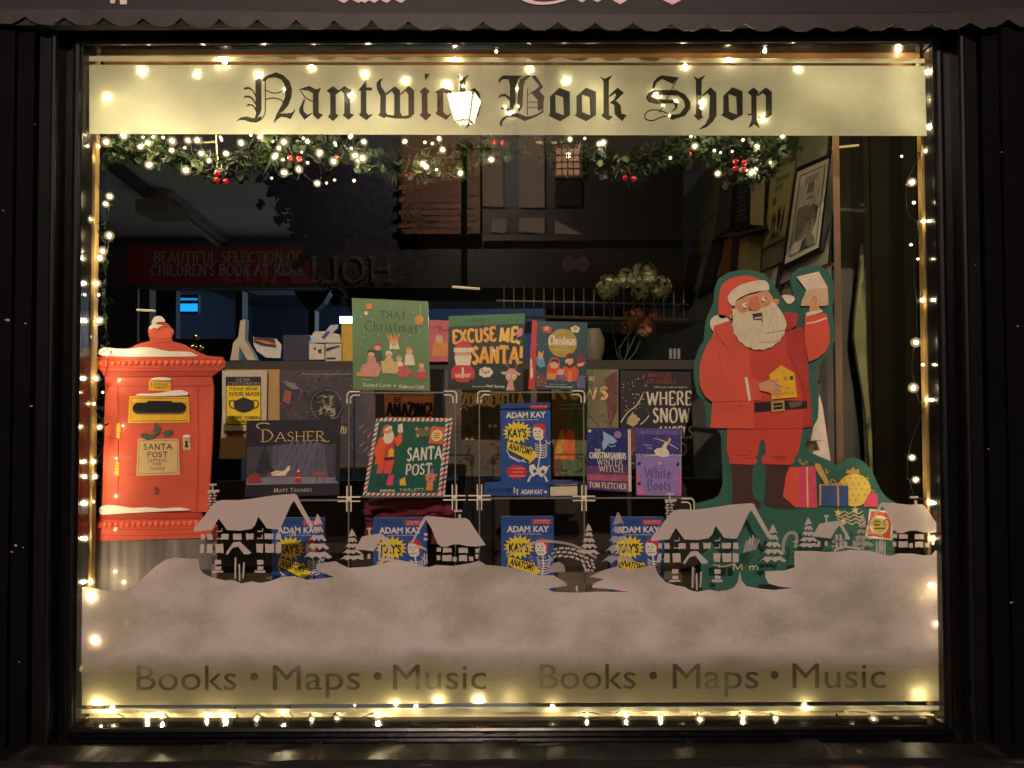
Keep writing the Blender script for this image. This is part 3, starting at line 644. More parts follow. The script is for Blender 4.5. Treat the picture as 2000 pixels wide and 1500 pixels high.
# ---- inside reveal of the window: cream painted jambs, gilded head, window board
YJ = .040
rv = thing('window_reveal', 'pale painted timber reveal just inside the pane lit by fairy lights', 'window lining', (0, .03, GZ0))
b = MB(); b.box((GX0 - .03, .034, GZ0), (GX0 + .004, YJ + .01, GZ1), CREAMP); b.build('jamb', rv)
b = MB(); b.box((GX1 - .004, .034, GZ0), (GX1 + .03, YJ + .01, GZ1), CREAMP); b.build('jamb', rv)
b = MB(); b.box((GX0, .034, GZ1 + .001), (GX1, .075, GZ1 + .02), TIMBER)
b.box((GX0, .0745, GZ1 - .03), (GX1, .085, GZ1 + .02), TIMBER); b.build('head', rv)
FZ = P(0, 1172, .286).z
b = MB(); b.box((GX0 - .02, .034, GZ0 - .02), (GX1 + .02, .06, GZ0 + .008), M((196, 182, 140), rough=.6, var=.25, scale=12)); b.box((GX0 - .02, .0605, FZ - .03), (GX1 + .02, .66, FZ), M((150, 138, 112), rough=.6, var=.2, stretch=(6, 1, 1))); b.build('window_board', rv)

# ---- shop interior
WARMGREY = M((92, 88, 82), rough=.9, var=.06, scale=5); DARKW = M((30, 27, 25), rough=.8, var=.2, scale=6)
CZ = P(400, 462, 2.95).z
b = MB(); b.box((-2.65, .10, CZ), (1.9, 3.03, CZ + .05), M((214, 210, 202), rough=.9, var=.05, scale=4)); b.build('ceiling', kind='structure')
b = MB(); b.box((-2.6, .67, .0), (1.9, 6.2, .05), M((196, 182, 162), rough=.6, var=.1, scale=3)); b.build('floor', kind='structure')
b = MB()
bl0 = P(300, 0, 2.95).x; hz = P(400, 562, 2.95).z
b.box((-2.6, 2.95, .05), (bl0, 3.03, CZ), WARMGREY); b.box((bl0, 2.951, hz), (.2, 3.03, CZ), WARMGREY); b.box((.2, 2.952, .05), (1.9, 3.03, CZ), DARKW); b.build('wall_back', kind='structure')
b = MB(); b.box((-2.65, .60, .05), (-2.6, 2.949, CZ), M((60, 58, 58), rough=.9)); b.build('wall_left', kind='structure')
# dark panel put in for the unlit middle of the shop
b = MB(); b.pbox(700, 200, 1335, 588, 1.5, 1.75, M((24, 20, 17), rough=.7, var=.25, scale=5)); b.build('unlit_middle_panel', kind='structure')
# door opening trim under the red sign
b = MB(); b.pbox(258, 548, 700, 561, 2.90, 2.94, M((120, 112, 92), rough=.7)); b.pbox(255, 556, 270, 1100, 2.90, 2.94, M((80, 78, 74), rough=.7)); b.build('door_trim', kind='structure')
sgn = thing('hanging_sign', 'dark red shop sign board with grey capitals above the opening', 'sign', tuple(P(440, 555, 2.9)))
b = MB(); b.pbox(249, 478, 637, 553, 2.885, 2.945, M((196, 26, 32), rough=.55, var=.15, scale=6)); b.build('board', sgn)
GREYL = M((226, 206, 198), rough=.7)
b = MB(Y=2.882); b.font('BEAUTIFUL SELECTION OF', 302, 490, 589, 511, GREYL, wt=.17, thin=.5); b.font("CHILDREN'S BOOK AT REAR", 296, 515, 593, 536, GREYL, wt=.17, thin=.5); b.build('lettering', sgn)
# blue lit back room
BLUEW = M((22, 36, 54), rough=.8, var=.1, scale=3)
b = MB(); b.box((-2.6, 6.2, .05), (1.9, 6.25, CZ), BLUEW); b.box((-2.65, 3.04, .05), (-2.6, 6.2, CZ), BLUEW); b.box((.9, 3.04, .05), (.95, 6.2, CZ), BLUEW); b.box((-2.6, 3.04, CZ), (1.9, 6.2, CZ + .05), BLUEW); b.build('room_rear', kind='structure')
bp_ = thing('ceiling_light', 'cool white ceiling light panel glowing in the blue back room', 'ceiling light', tuple(P(690, 622, 4.4)))
zl = CZ - .02
a0 = PZ(660, 618, zl); 
b = MB(); b.box((a0.x - .25, 4.7, zl - .03), (a0.x + .35, 5.0, zl), M((120, 130, 140))); b.build('housing', bp_)
b = MB(); b.pbox(664, 617, 722, 630, 4.6, 4.62, emis('tube_cool', (170, 215, 255), 6.0)); b.build('diffuser', bp_)
bs = thing('illuminated_sign', 'small glowing blue rectangular sign in the dark doorway', 'sign', tuple(P(367, 605, 3.3)))
b = MB(); b.pbox(347, 574, 388, 610, 3.3, 3.34, M((10, 12, 16))); b.build('frame', bs)
b = MB(); b.pbox(350, 580, 386, 584.5, 3.296, 3.3, emis('blue_a', (30, 150, 235), .9)); b.pbox(350, 591, 386, 606, 3.294, 3.3, emis('blue_b', (30, 160, 245), 1.3)); b.build('lit_face', bs)
BL2 = M((14, 14, 18), rough=.6)
b = MB(); b.pbox(600, 570, 616, 1100, 3.2, 3.3, BL2); b.poly([(574, 566), (646, 566), (632, 590), (616, 604), (600, 604), (588, 590)], BL2, Y=3.19, thick=.1); b.build('doorway_column', None, 'dark slim column with flared head in the blue doorway', 'column')
b = MB(); b.pbox(456, 566, 474, 1100, 3.1, 3.2, BL2); b.pbox(300, 660, 460, 1100, 3.12, 3.2, BL2); b.pbox(300, 562, 345, 700, 3.14, 3.2, BL2); b.build('doorway_partition', None, 'black low partition and post at the dark doorway', 'partition')
rl = bpy.data.lights.new('back_room_fill', 'POINT'); rl.energy = 130; rl.color = (.55, .76, 1); rl.shadow_soft_size = .15  # added fill light, set away from the panel to brighten the shop ceiling
ro = bpy.data.objects.new('back_room_fill', rl); C.objects.link(ro); ro.parent = bp_; ro.location = Vector((.45, 4.6, zl - .25)) - bp_.location
# fluorescent battens on the ceiling
BAT = M((170, 166, 156), rough=.5)
def batten(p0, p1, w_, label):
    q0 = PZ(p0[0], p0[1], CZ - .04); q1 = PZ(p1[0], p1[1], CZ - .04)
    t = thing('batten_light', label, 'ceiling light', tuple(q0)); d = (q1 - q0).normalized(); n_ = Vector((-d.y, d.x, 0)) * w_
    b = MB(); vs = [q0 + n_, q0 - n_, q1 - n_, q1 + n_]; up_ = Vector((0, 0, .035))
    b.add(vs + [v + up_ for v in vs], [(3, 2, 1, 0), (4, 5, 6, 7), (0, 1, 5, 4), (1, 2, 6, 5), (2, 3, 7, 6), (3, 0, 4, 7)], BAT); b.build('housing', t)
    b = MB(); b.tube([q0 + d * .05 - up_ * .5, q1 - d * .05 - up_ * .5], .014, M((190, 188, 180), rough=.3)); b.build('tube', t)
batten((318, 385), (432, 474), .045, 'unlit fluorescent batten running across the pale ceiling to the red sign')
b = MB(); b.pbox(265, 386, 330, 410, 1.9, 2.1, M((150, 140, 112))); b.pbox(284, 372, 322, 386, 1.9, 2.1, M((120, 112, 92))); b.build('ceiling_box', None, 'beige square box fixed to the ceiling beside the unlit batten', 'junction box')
b = MB(); q0 = PZ(186, 290, CZ - .02); q1 = PZ(292, 376, CZ - .02); b.tube([q0, q1], .03, M((58, 56, 58))); b.build('ceiling_duct', None, 'dark grey duct under the ceiling in the left corner', 'duct')

# right hand clapboard wall (leans back slightly), individual boards
WX, LEAN, WZ = .735, .13, P(1628, 500, .15).z
wallr = thing('wall_right', 'grey painted clapboard wall inside the shop behind the pictures', 'wall', (WX, .13, FZ))
wallr['kind'] = 'structure'; del wallr['category']
def wpt(Y, z, o=0.0): return Vector((WX + LEAN * (z - WZ) - o, Y, z))
def ystart(z): return max(.15, (WX + LEAN * (z - WZ)) * F / 634 * 1.005 - D)
BOARD = M((150, 145, 128), rough=.7, var=.14, scale=14, stretch=(1, 1, 1), bump=.2)
z = FZ - .02; 
while z < CZ - .01:
    b = MB(); h = .135
    z2 = min(z + h, CZ - .002)
    ya = ystart(z); yb = ystart(z2)
    vs = [wpt(ya, z, .012), wpt(3.0, z, .012), wpt(3.0, z2, .002), wpt(yb, z2, .002), wpt(ya, z, -.02), wpt(3.0, z, -.02)]
    b.add(vs, [(0, 1, 2, 3), (0, 4, 5, 1)], BOARD); b.build('clapboard', wallr); z += h
b = MB(); b.add([wpt(ystart(FZ), FZ - .02, -.006), wpt(ystart(CZ), CZ, -.006), wpt(3.0, CZ, -.006), wpt(3.0, FZ - .02, -.006)], [(3, 2, 1, 0)], M((12, 11, 10))); b.build('backing', wallr)
# post at its front edge
b = MB(); b.add([*(P(px, py, Y) for Y in (.134, .149) for px, py in ((1627, 250), (1640, 250), (1648, 930), (1638, 1100)))], [(0, 3, 2, 1), (4, 5, 6, 7), (0, 1, 5, 4), (1, 2, 6, 5), (2, 3, 7, 6), (3, 0, 4, 7)], M((112, 84, 60), rough=.6, var=.35, scale=12, stretch=(1, 1, .2)))
b.build('corner_post', None, 'narrow bare wooden post at the front edge of the picture wall', 'post')
# dark lobby at far right with vertical boards and a folded parasol
lob = thing('lobby_panelling', 'dark olive vertical board panelling beyond the wooden post', 'panelling', tuple(P(1720, 1100, .5)))
for i in range(9):
    b = MB(); x0 = 1560 + i * 25.5; b.pbox(x0, 180, x0 + 24, 1200, .50 + (i % 3) * .006, .53, M(((84, 80, 68), (66, 64, 58), (96, 90, 78))[i % 3], rough=.55, var=.3, scale=5)); b.build('plank', lob)
b = MB(); b.box((P(1560, 0, .54).x, .54, FZ - .1), (2.0, .56, CZ), M((14, 12, 11))); b.build('backing', lob)
# left lobby: dark wall
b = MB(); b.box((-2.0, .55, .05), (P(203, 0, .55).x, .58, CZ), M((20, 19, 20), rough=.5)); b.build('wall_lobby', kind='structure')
# low backing of the display and ledge above it
b = MB(); b.pbox(418, 938, 1640, 1200, .60, .62, M((44, 34, 26), rough=.85, var=.3, scale=7, stretch=(4, 1, 1))); b.pbox(895, 925, 962, 1180, .57, .59, M((8, 8, 9), rough=.9)); b.build('display_backing', None, 'dark brown board closing the back of the display under the posters', 'backing board')
b = MB(); b.pbox(425, 704, 1362, 722, .64, .85, M((52, 44, 34), rough=.6, var=.2, stretch=(.5, 3, 3))); b.build('display_ledge', None, 'dark wooden ledge running behind the posters', 'ledge')
b = MB(); b.pbox(425, 880, 1350, 895, .605, .70, M((60, 50, 40))); b.build('lower_ledge', None, 'dark wooden lower ledge behind the picture books', 'ledge')

# ================================================================== THE STREET BEHIND, SEEN IN THE GLASS
def mirror(b):
    for v in b.v: v.y = -v.y
    b.f = [f[::-1] for f in b.f]; return b
YV = 7.6
bk = MB(); bk.pbox(-900, -900, 783, 1000, YV + .1, YV + 3, M((24, 27, 46), rough=.85, var=.2, scale=2)); mirror(bk).build('rendered_building', None, 'slate blue rendered building across the street beside the brick house', 'building')
brk = thing('brick_house', 'narrow orange brick house across the street behind the street lamp', 'building', (P(860, 0, YV).x, -YV, 0))
bk = MB(); bk.pbox(786, -900, 940, 455, YV, YV + 3, M((128, 108, 86), rough=.9)); mirror(bk).build('wall', brk)
bricks = [M(c, rough=.85, var=.3, scale=20, bump=.4) for c in ((84, 50, 30), (72, 44, 28), (98, 60, 34), (58, 38, 28))]
bms = []
for mt in bricks:
    q = MB(); q.box((-.102, -.006, -.028), (.102, .006, .028), mt); bms.append(rawmesh(q, 'brick'))
xa, xb = P(788, 300, YV).x, P(938, 300, YV).x; za, zb = P(860, 452, YV).z, P(860, 150, YV).z
row = 0; z = za; base = worldloc(brk)
while z < zb:
    x = xa + (.055 if row % 2 else .115)
    while x < xb - .05:
        o = bpy.data.objects.new('brick', bms[random.randrange(4)]); C.objects.link(o); o.parent = brk; o.location = Vector((x, -YV + .006 + random.uniform(0, .004), z)) - base; x += .225
    z += .075; row += 1
tim = thing('timber_framed_house', 'black and white timber framed house across the street with a lit window', 'building', (P(1100, 0, YV).x, -YV, 0))
PLA = M((236, 214, 194), rough=.85, var=.08, scale=2); BLT = M((18, 15, 14), rough=.7)
bk = MB(); bk.pbox(943, -900, 2600, 700, YV + .06, YV + 3, BLT); mirror(bk).build('wall', tim)
for pts in ([(944,-200),(985,-200),(985,405),(944,402)], [(1015,-200),(1065,-200),(1065,405),(1015,405)], [(962,428),(990,426),(992,436),(988,456),(960,452)], [(1015,425),(1065,426),(1065,456),(1015,452)], [(1085,430),(1140,458),(1085,456)]):
    bk = MB(); bk.poly(pts, PLA, Y=YV + .03, thick=.02); mirror(bk).build('plaster_panel', tim)
bk = MB(); bk.pbox(944, 458, 1400, 470, YV - .02, YV + .05, M((40, 34, 30))); mirror(bk).build('beam', tim)
wn = MB(); wn.pbox(1083, 283, 1139, 347, YV, YV + .05, M((120, 96, 70))); wo = mirror(wn).build('window', tim)
wn = MB(); wn.pbox(1088, 290, 1133, 342, YV - .012, YV - .004, emis('lit_room', (235, 170, 130), 5.0)); mirror(wn).build('pane', wo)
wn = MB()
for k in range(1, 4): wn.pbox(1088 + k * 11.2 - 1, 289, 1088 + k * 11.2 + 1, 343, YV - .03, YV - .014, BLT)
for k in range(1, 4): wn.pbox(1087, 290 + k * 13 - 1, 1134, 290 + k * 13 + 1, YV - .034, YV - .018, BLT)
wn.circ(1112, 303, 5, emis('room_bulb', (255, 220, 170), 60), Y=YV - .02)
mirror(wn).build('glazing_bars', wo)
wn = MB(); wn.pbox(1086, 352, 1136, 402, YV + .02, YV + .05, M((28, 26, 26), rough=.2)); mirror(wn).build('window', tim)
# opposite shop fascia with its sign
of = thing('opposite_shop', 'dark shopfront across the street with raised capitals on the fascia', 'shop', (P(700, 0, YV - .3).x, -YV + .3, 0))
bk = MB(); bk.pbox(-400, 486, 2400, 562, YV - .3, YV - .1, M((40, 38, 36), rough=.7)); mirror(bk).build('fascia', of)
bk = MB(); bk.pbox(-400, 565, 2400, 1300, YV - .2, YV - .1, M((16, 15, 16), rough=.3)); mirror(bk).build('shop_glass', of)
bk = MB(Y=YV - .32, T=lambda x, y: (1150 - x, y)); bk.font('HOLLAND', 385, 500, 720, 548, M((84, 84, 84), rough=.5), wt=.14, thin=.4); mirror(bk).build('lettering', of)

# street lamp (lit) : it lights the whole shopfront and shines back in the pane
YL = 6.5
lc = P(908, 212, YL); LX, LZ = lc.x, lc.z
lamp = thing('street_lamp', 'tall traditional street lamp with a glowing four sided lantern', 'street lamp', (LX, -YL, 0))
DG = M((16, 22, 20), rough=.4)
b = MB(); b.lathe((LX, -YL, 0), [(.16, 0), (.16, .5), (.12, .6), (.08, .8), (.06, 2.2), (.036, 2.3), (.030, LZ - .42), (.09, LZ - .38), (.04, LZ - .34), (.04, LZ - .18), (.001, LZ - .18)], DG, 12); b.build('post', lamp, smooth=True)
b = MB(); b.tube([(LX - .28, -YL, LZ - .42), (LX + .28, -YL, LZ - .42)], .02, M((200, 120, 70), rough=.4)); b.build('ladder_bar', lamp)
def lring(hw, z, rot): return [Vector((LX + hw * 1.414 * math.cos(rot + k * math.pi / 2), -YL + hw * 1.414 * math.sin(rot + k * math.pi / 2), z)) for k in range(4)]
rot = math.radians(45 + 14)
lo, hi = lring(.085, LZ - .15, rot), lring(.150, LZ + .13, rot)
LPANE = emis('lantern_glass', (255, 220, 196), 60.0, transp=.55)
for k in range(4):
    b = MB(); j = (k + 1) % 4; b.add([lo[k], lo[j], hi[j], hi[k]], [(0, 1, 2, 3)], LPANE); b.build('pane', lamp)
b = MB()
for k in range(4): b.tube([lo[k], hi[k]], .009, DG, 5); b.tube([lo[k], lo[(k + 1) % 4]], .010, DG, 5); b.tube([hi[k], hi[(k + 1) % 4]], .012, DG, 5)
for k in range(4): b.tube([lo[k], (LX, -YL, LZ - .36)], .010, DG, 5)
b.build('frame', lamp)
b = MB(); cp = lring(.165, LZ + .142, rot); tp_ = lring(.06, LZ + .28, rot); b.add(cp + tp_, [(3, 2, 1, 0), (4, 5, 6, 7)] + [(k, (k + 1) % 4, 4 + (k + 1) % 4, 4 + k) for k in range(4)], DG); b.lathe((LX, -YL, LZ + .28), [(.05, 0), (.06, .05), (.03, .08), (.025, .14), (.001, .16)], DG); b.build('roof', lamp)
ld = bpy.data.lights.new('lamp_bulb', 'POINT'); ld.energy = LAMP_POWER; ld.color = (1, .80, .68); ld.shadow_soft_size = .05
lo_ = bpy.data.objects.new('lamp_bulb', ld); C.objects.link(lo_); lo_.parent = lamp; lo_.location = Vector((0, 0, LZ))

# ================================================================== CARD CUT-OUTS
STRL = .0022   # card layers
# ---- post box cut-out
ZB = zoom(150, 600, 3.125)
YP = .075
pb = thing('post_box_cutout', 'orange red cardboard post box cutout with painted snow and yellow slot', 'cutout', tuple(P(310, 1150, YP)))
PR = M((206, 82, 54), rough=.5, var=.22, scale=7, coat=.25); PRD = M((176, 50, 32), rough=.55, var=.15, scale=18); PRL = M((232, 100, 62), rough=.5)
YEL = M((232, 180, 40), rough=.5); TAN = M((206, 176, 118), rough=.6); INKB = M((40, 28, 26)); SNW = M((238, 228, 208), rough=.5, var=.05)
def part(par, name, Y, T, shapes, label=None, thick=.0012):
    b = MB(Y=Y, T=T); b.ws = .34
    for sh in shapes:
        k = sh[0]
        if k == 'p': b.poly(sh[1], sh[2], thick=thick, smooth=sh[3] if len(sh) > 3 else 0)
        elif k == 'l': b.line(sh[1], sh[2], sh[3], smooth=sh[4] if len(sh) > 4 else 0, thick=thick * .3)
        elif k == 'c': b.circ(sh[1], sh[2], sh[3], sh[4], n=sh[5] if len(sh) > 5 else 16, ry=sh[6] if len(sh) > 6 else None, thick=thick)
        elif k == 'f': b.font(*sh[1], **sh[2])
        elif k == 't': b.text(*sh[1], **sh[2])
    return b.build(name, par, label)
part(pb, 'body', YP, ZB, [('p', [(172,415),(825,415),(835,490),(826,800),(800,1244),(150,1244),(165,800),(173,490)], PR)], thick=.006)
part(pb, 'lid', YP - .0015, ZB, [('p', [(118,300),(190,288),(315,245),(380,215),(455,198),(570,198),(650,220),(720,258),(790,290),(885,298),(880,304)], PR), ], thick=.007)
part(pb, 'finial', YP - .003, ZB, [('p', [(455,206),(452,190),(440,165),(437,130),(455,105),(500,82),(540,86),(575,120),(588,150),(575,182),(568,206)], PR, 3), ('p', [(441,128),(480,122),(505,132),(530,118),(575,124),(586,140),(572,176),(470,180),(446,160)], PRL, 2)], thick=.006)
part(pb, 'cornice', YP - .004, ZB, [('p', [(108,318),(128,294),(882,297),(905,325),(902,358),(872,382),(150,382),(112,350)], PR), ('l', [(118,312),(500,308),(895,316)], 4, PRD), ('l', [(118,360),(500,366),(890,362)], 5, PRD)], thick=.008)
part(pb, 'frieze', YP - .0025, ZB, [('p', [(150,383),(870,383),(826,416),(170,416)], PRD)] + [('l', [(175 + i * 13.4, 386), (184 + i * 12.8, 412)], 4, PR) for i in range(50)], thick=.006)
beadme = None
def bead(par, x, y, r, Y):
    global beadme
    c = P(*ZB(x, y), Y)
    if beadme is None:
        q = MB(); q.v = []; q.sphere((0, 0, 0), 1.0, PRL, 12)
        me = bpy.data.meshes.new('bead'); me.from_pydata([(v.x, v.y * .45, v.z) for v in q.v], [], q.f); me.materials.append(PRL); me.polygons.foreach_set('use_smooth', [True] * len(me.polygons)); beadme = me
    o = bpy.data.objects.new('bead', beadme); C.objects.link(o); o.parent = par; o.location = c - worldloc(par); s_ = r * 1.1 * S * (1.67 / 1.6) / 3.125; o.scale = (s_, s_, s_)
for i in range(21): bead(pb, 146 + i * 36.5, 334, 14.5, YP - .0062)
part(pb, 'base', YP - .003, ZB, [('p', [(140,1248),(750,1248),(775,1285),(130,1285)], PRD), ('p', [(118,1288),(780,1288),(850,1330),(850,1400),(108,1420),(112,1340)], PR), ('l', [(116,1345),(500,1352),(850,1345)], 5, PRD), ('l', [(112,1385),(500,1385),(850,1375)], 4, PRD)] + [('l', [(150 + i * 15, 1252), (147 + i * 15, 1282)], 4, PR) for i in range(40)], thick=.008)
for i in range(19): bead(pb, 132 + i * 35, 1322 - i * .6, 15, YP - .0056)
part(pb, 'plinth', YP + .002, ZB, [('p', [(105,1418),(850,1404),(850,1960),(100,1960)], M((112, 104, 98), rough=.4, var=.6, scale=7, stretch=(7, 1, .3), coat=.3))], thick=.004)
part(pb, 'door_panel', YP - .001, ZB, [('l', [(250,470),(252,900),(246,1200)], 4, PRD), ('l', [(738,470),(742,800),(728,1240)], 5, PRD), ('l', [(178,470),(500,480),(830,470)], 4, PRD), ('l', [(175,790),(235,795)], 3, PRD), ('l', [(300,1012),(365,1016)], 4, PRD), ('l', [(216,907),(340,912)], 5, M((190,130,110)))], thick=.001)
part(pb, 'snow', YP - .0075, ZB, [('p', [(130,276),(140,252),(170,238),(250,245),(330,246),(390,236),(460,240),(560,262),(680,265),(722,282),(718,294),(400,295),(190,290),(150,286)], SNW, 2), ('p', [(462,72),(480,50),(515,48),(538,72),(535,84),(500,82),(470,100),(458,92)], SNW, 2), ('p', [(440,118),(462,96),(500,98),(530,106),(512,110),(490,124),(472,118),(450,130)], SNW, 2)])
part(pb, 'snow', YP - .0075, ZB, [('p', [(135,1246),(138,1215),(180,1200),(260,1206),(340,1218),(420,1214),(520,1222),(620,1215),(692,1232),(560,1238),(300,1250),(160,1258)], SNW, 2), ('p', [(365,532),(382,520),(450,521),(520,514),(600,500),(655,504),(676,530),(500,536)], SNW, 2), ('p', [(452,438),(470,424),(520,420),(566,426),(572,440)], SNW, 2), ('p', [(646,788),(655,774),(680,772),(694,788)], SNW, 2)])
part(pb, 'name_plate', YP - .002, ZB, [('p', [(440,440),(575,445),(572,508),(438,500)], YEL), ('l', [(458,452),(458,490)], 3, INKB), ('f', ('EMMA', 474, 456, 556, 470, INKB), dict(wt=.16, thin=.9, serif=False, jit=.06)), ('f', ('YARLETT', 474, 476, 562, 490, INKB), dict(wt=.16, thin=.9, serif=False, jit=.06))])
sp_ = part(pb, 'slot_plate', YP - .002, ZB, [('p', [(322,535),(682,540),(688,697),(313,700)], YEL), ('l', [(334,548),(670,552),(674,686),(328,688),(334,548)], 2.5, INKB), ('l', [(330,578),(672,580)], 2, INKB)])
part(sp_, 'slot', YP - .0035, ZB, [('p', [(372,575),(425,575),(435,564),(575,566),(585,574),(638,574),(662,588),(668,608),(660,632),(636,645),(372,645),(346,632),(338,608),(348,586)], M((20, 18, 22), rough=.4)), ('p', [(352,622),(380,634),(632,634),(662,618),(650,640),(636,645),(372,645)], M((70, 62, 62)))])
for x, y0, y1 in ((255, 697, 795), (246, 930, 1024)): part(pb, 'hinge', YP - .002, ZB, [('p', [(x - 10, y0 + 8), (x, y0), (x + 10, y0 + 8), (x + 12, y0 + 40), (x + 9, y1 - 8), (x, y1), (x - 12, y1 - 8), (x - 12, y0 + 40)], YEL)] + [('l', [(x - 10, y0 + 20 * k), (x + 10, y0 + 20 * k)], 2, PRD) for k in range(1, 5)])
nb_ = part(pb, 'notice', YP - .002, ZB, [('p', [(372,795),(622,797),(628,1015),(362,1022)], TAN), ('l', [(382,805),(612,807),(616,1004),(374,1010),(382,805)], 3, M((150,110,40)))]
 + [('f', (a, x0, y0, x1, y1, INKB), dict(wt=w_, thin=.7, serif=False, jit=.05)) for a, x0, y0, x1, y1, w_ in (('SANTA', 408, 828, 580, 862, .17), ('POST', 430, 878, 552, 908, .18), ('LETTERS', 436, 920, 545, 936, .15), ('FOR', 464, 944, 512, 960, .15), ('SANTA', 446, 970, 536, 986, .15))])
LEAFG = M((70, 84, 66)); 
part(pb, 'holly_leaf', YP - .004, ZB, [('p', [(478,692),(490,710),(510,725),(505,760),(485,775),(465,750),(470,720)], LEAFG)])
part(pb, 'holly_leaf', YP - .004, ZB, [('p', [(385,770),(420,762),(450,770),(485,768),(470,795),(430,805),(400,790)], LEAFG)])
part(pb, 'holly_leaf', YP - .004, ZB, [('p', [(520,760),(545,745),(580,742),(582,765),(560,782),(530,780)], LEAFG)])
part(pb, 'keyhole_plate', YP - .002, ZB, [('p', [(645,790),(692,790),(692,865),(648,865)], TAN), ('c', 669, 818, 10, INKB), ('p', [(664,822),(674,822),(682,850),(656,850)], INKB)])
part(pb, 'lower_mark', YP - .001, ZB, [('p', [(470,1095),(490,1088),(500,1105),(515,1112),(498,1118),(500,1138),(475,1138)], M((120, 50, 36)))])

# ---- bearded man cut-out
Z2 = zoom(1320, 500, 2.885); YS = .10
sm = thing('standing_cutout', 'large cardboard cutout of a white bearded man in red suit raising a letter', 'cutout', tuple(P(1560, 1160, YS)))
GRN = M((36, 92, 76), rough=.6, var=.08); RD = M((198, 62, 46), coat=.22, rough=.6, var=.10, scale=14); RD2 = M((214, 80, 54), coat=.22, rough=.6, var=.08, scale=14); RD3 = M((176, 46, 38), rough=.6, var=.1)
SKIN = M((212, 152, 108), rough=.6, var=.08); SKD = M((206, 118, 84)); BEARD = M((216, 200, 168), rough=.7, var=.12, scale=70, stretch=(3, 1, .6)); BOOT = M((66, 40, 30), rough=.5, var=.15)
FUR = M((222, 208, 180), rough=.7, var=.1, scale=50)
part(sm, 'backing_card', YS, Z2, [('p', [(110,1400),(215,1372),(245,1350),(265,1290),(262,1180),(255,1015),(235,985),(195,980),(168,950),(165,850),(150,815),(120,780),(102,690),(104,600),(130,530),(160,480),(166,400),(175,350),(200,300),(215,260),(220,190),(245,130),(300,95),(370,82),(440,85),(500,105),(545,150),(575,200),(605,245),(640,272),(668,262),(662,215),(648,150),(655,110),(690,75),(760,57),(820,62),(865,95),(890,150),(897,230),(880,300),(893,380),(897,480),(872,550),(830,590),(800,620),(798,700),(806,850),(800,920),(765,985),(735,1040),(728,1080),(760,1115),(870,1160),(905,1188),(955,1150),(1000,1138),(1050,1160),(1100,1210),(1150,1320),(1190,1370),(1255,1410),(1230,1450),(1228,1895),(145,1895),(130,1500)], GRN)], thick=.006)
part(sm, 'boot', YS - STRL, Z2, [('p', [(303,1165),(435,1165),(432,1200),(428,1330),(445,1370),(480,1395),(474,1424),(400,1428),(318,1404),(320,1290),(318,1230)], BOOT)]); part(sm, 'boot', YS - STRL, Z2, [('p', [(505,1165),(642,1165),(628,1220),(622,1300),(648,1372),(700,1420),(640,1430),(560,1428),(496,1402),(508,1290)], BOOT)])
part(sm, 'trousers', YS - STRL * 2, Z2, [('p', [(290,960),(740,860),(716,970),(690,1110),(668,1140),(668,1162),(648,1182),(485,1176),(482,1140),(505,1120),(502,1060),(487,1036),(470,1055),(462,1125),(445,1140),(463,1160),(445,1182),(300,1174),(298,1130),(284,1110)], RD)] + [('l', p, 3, BOOT, 3) for p in ([(340,1130),(400,1128),(430,1118),(405,1102)], [(385,1146),(440,1142)], [(538,1138),(620,1134),(560,1148),(624,1156)])])
part(sm, 'jacket', YS - STRL * 3, Z2, [('p', [(415,520),(620,420),(700,640),(742,830),(742,880),(716,975),(440,978),(425,700)], RD)])
part(sm, 'belt', YS - STRL * 4, Z2, [('p', [(443,830),(600,818),(740,822),(740,862),(600,872),(443,884)], M((48, 38, 40), rough=.35)), ('p', [(632,828),(712,824),(708,846),(650,862)], M((96, 84, 80)))])
part(sm, 'buckle', YS - STRL * 5, Z2, [('p', [[(538,824),(610,818),(614,876),(540,884)], [(548,834),(602,830),(604,866),(550,872)]], M((190, 160, 100), rough=.3)), ('l', [(545, 854), (600, 848)], 5, M((190, 160, 100), rough=.3))])
part(sm, 'coat', YS - STRL * 4, Z2, [('p', [(222,395),(300,372),(350,480),(415,530),(425,690),(440,820),(440,978),(193,972),(205,825),(165,795),(138,740),(132,690),(136,620),(152,560),(180,500),(205,460)], RD2), ('l', [(245,560),(262,688),(420,690)], 2.5, RD3), ('l', [(262,490),(400,690)], 2, RD3), ('l', [(352,848),(382,850)], 4, BOOT), ('l', [(265,868),(345,870)], 2.5, RD3), ('l', [(265,882),(340,884)], 2.5, RD3)])
part(sm, 'coat_panel', YS - STRL * 4, Z2, [('p', [(625,425),(718,405),(735,500),(745,600),(768,965),(716,975),(742,850),(700,700),(640,560)], RD3)])
part(sm, 'sleeve', YS - STRL * 5, Z2, [('p', [(205,690),(300,684),(400,684),(428,818),(205,826),(165,795),(150,740)], RD2), ('p', [(388,686),(404,686),(424,818),(410,820)], WHITE), ('p', [(404,690),(470,702),(482,816),(426,820)], RD2)])
part(sm, 'sleeve', YS - STRL * 5, Z2, [('p', [(730,342),(850,326),(868,420),(866,500),(842,548),(800,580),(750,602),(738,540),(724,460)], RD2), ('l', [(738,386),(790,376),(852,354)], 8, WHITE)])
part(sm, 'collar', YS - STRL * 5, Z2, [('p', [(610,320),(690,330),(682,396),(620,432)], RD3), ('p', [(214,400),(310,366),(345,500),(290,520),(240,455)], RD2)])
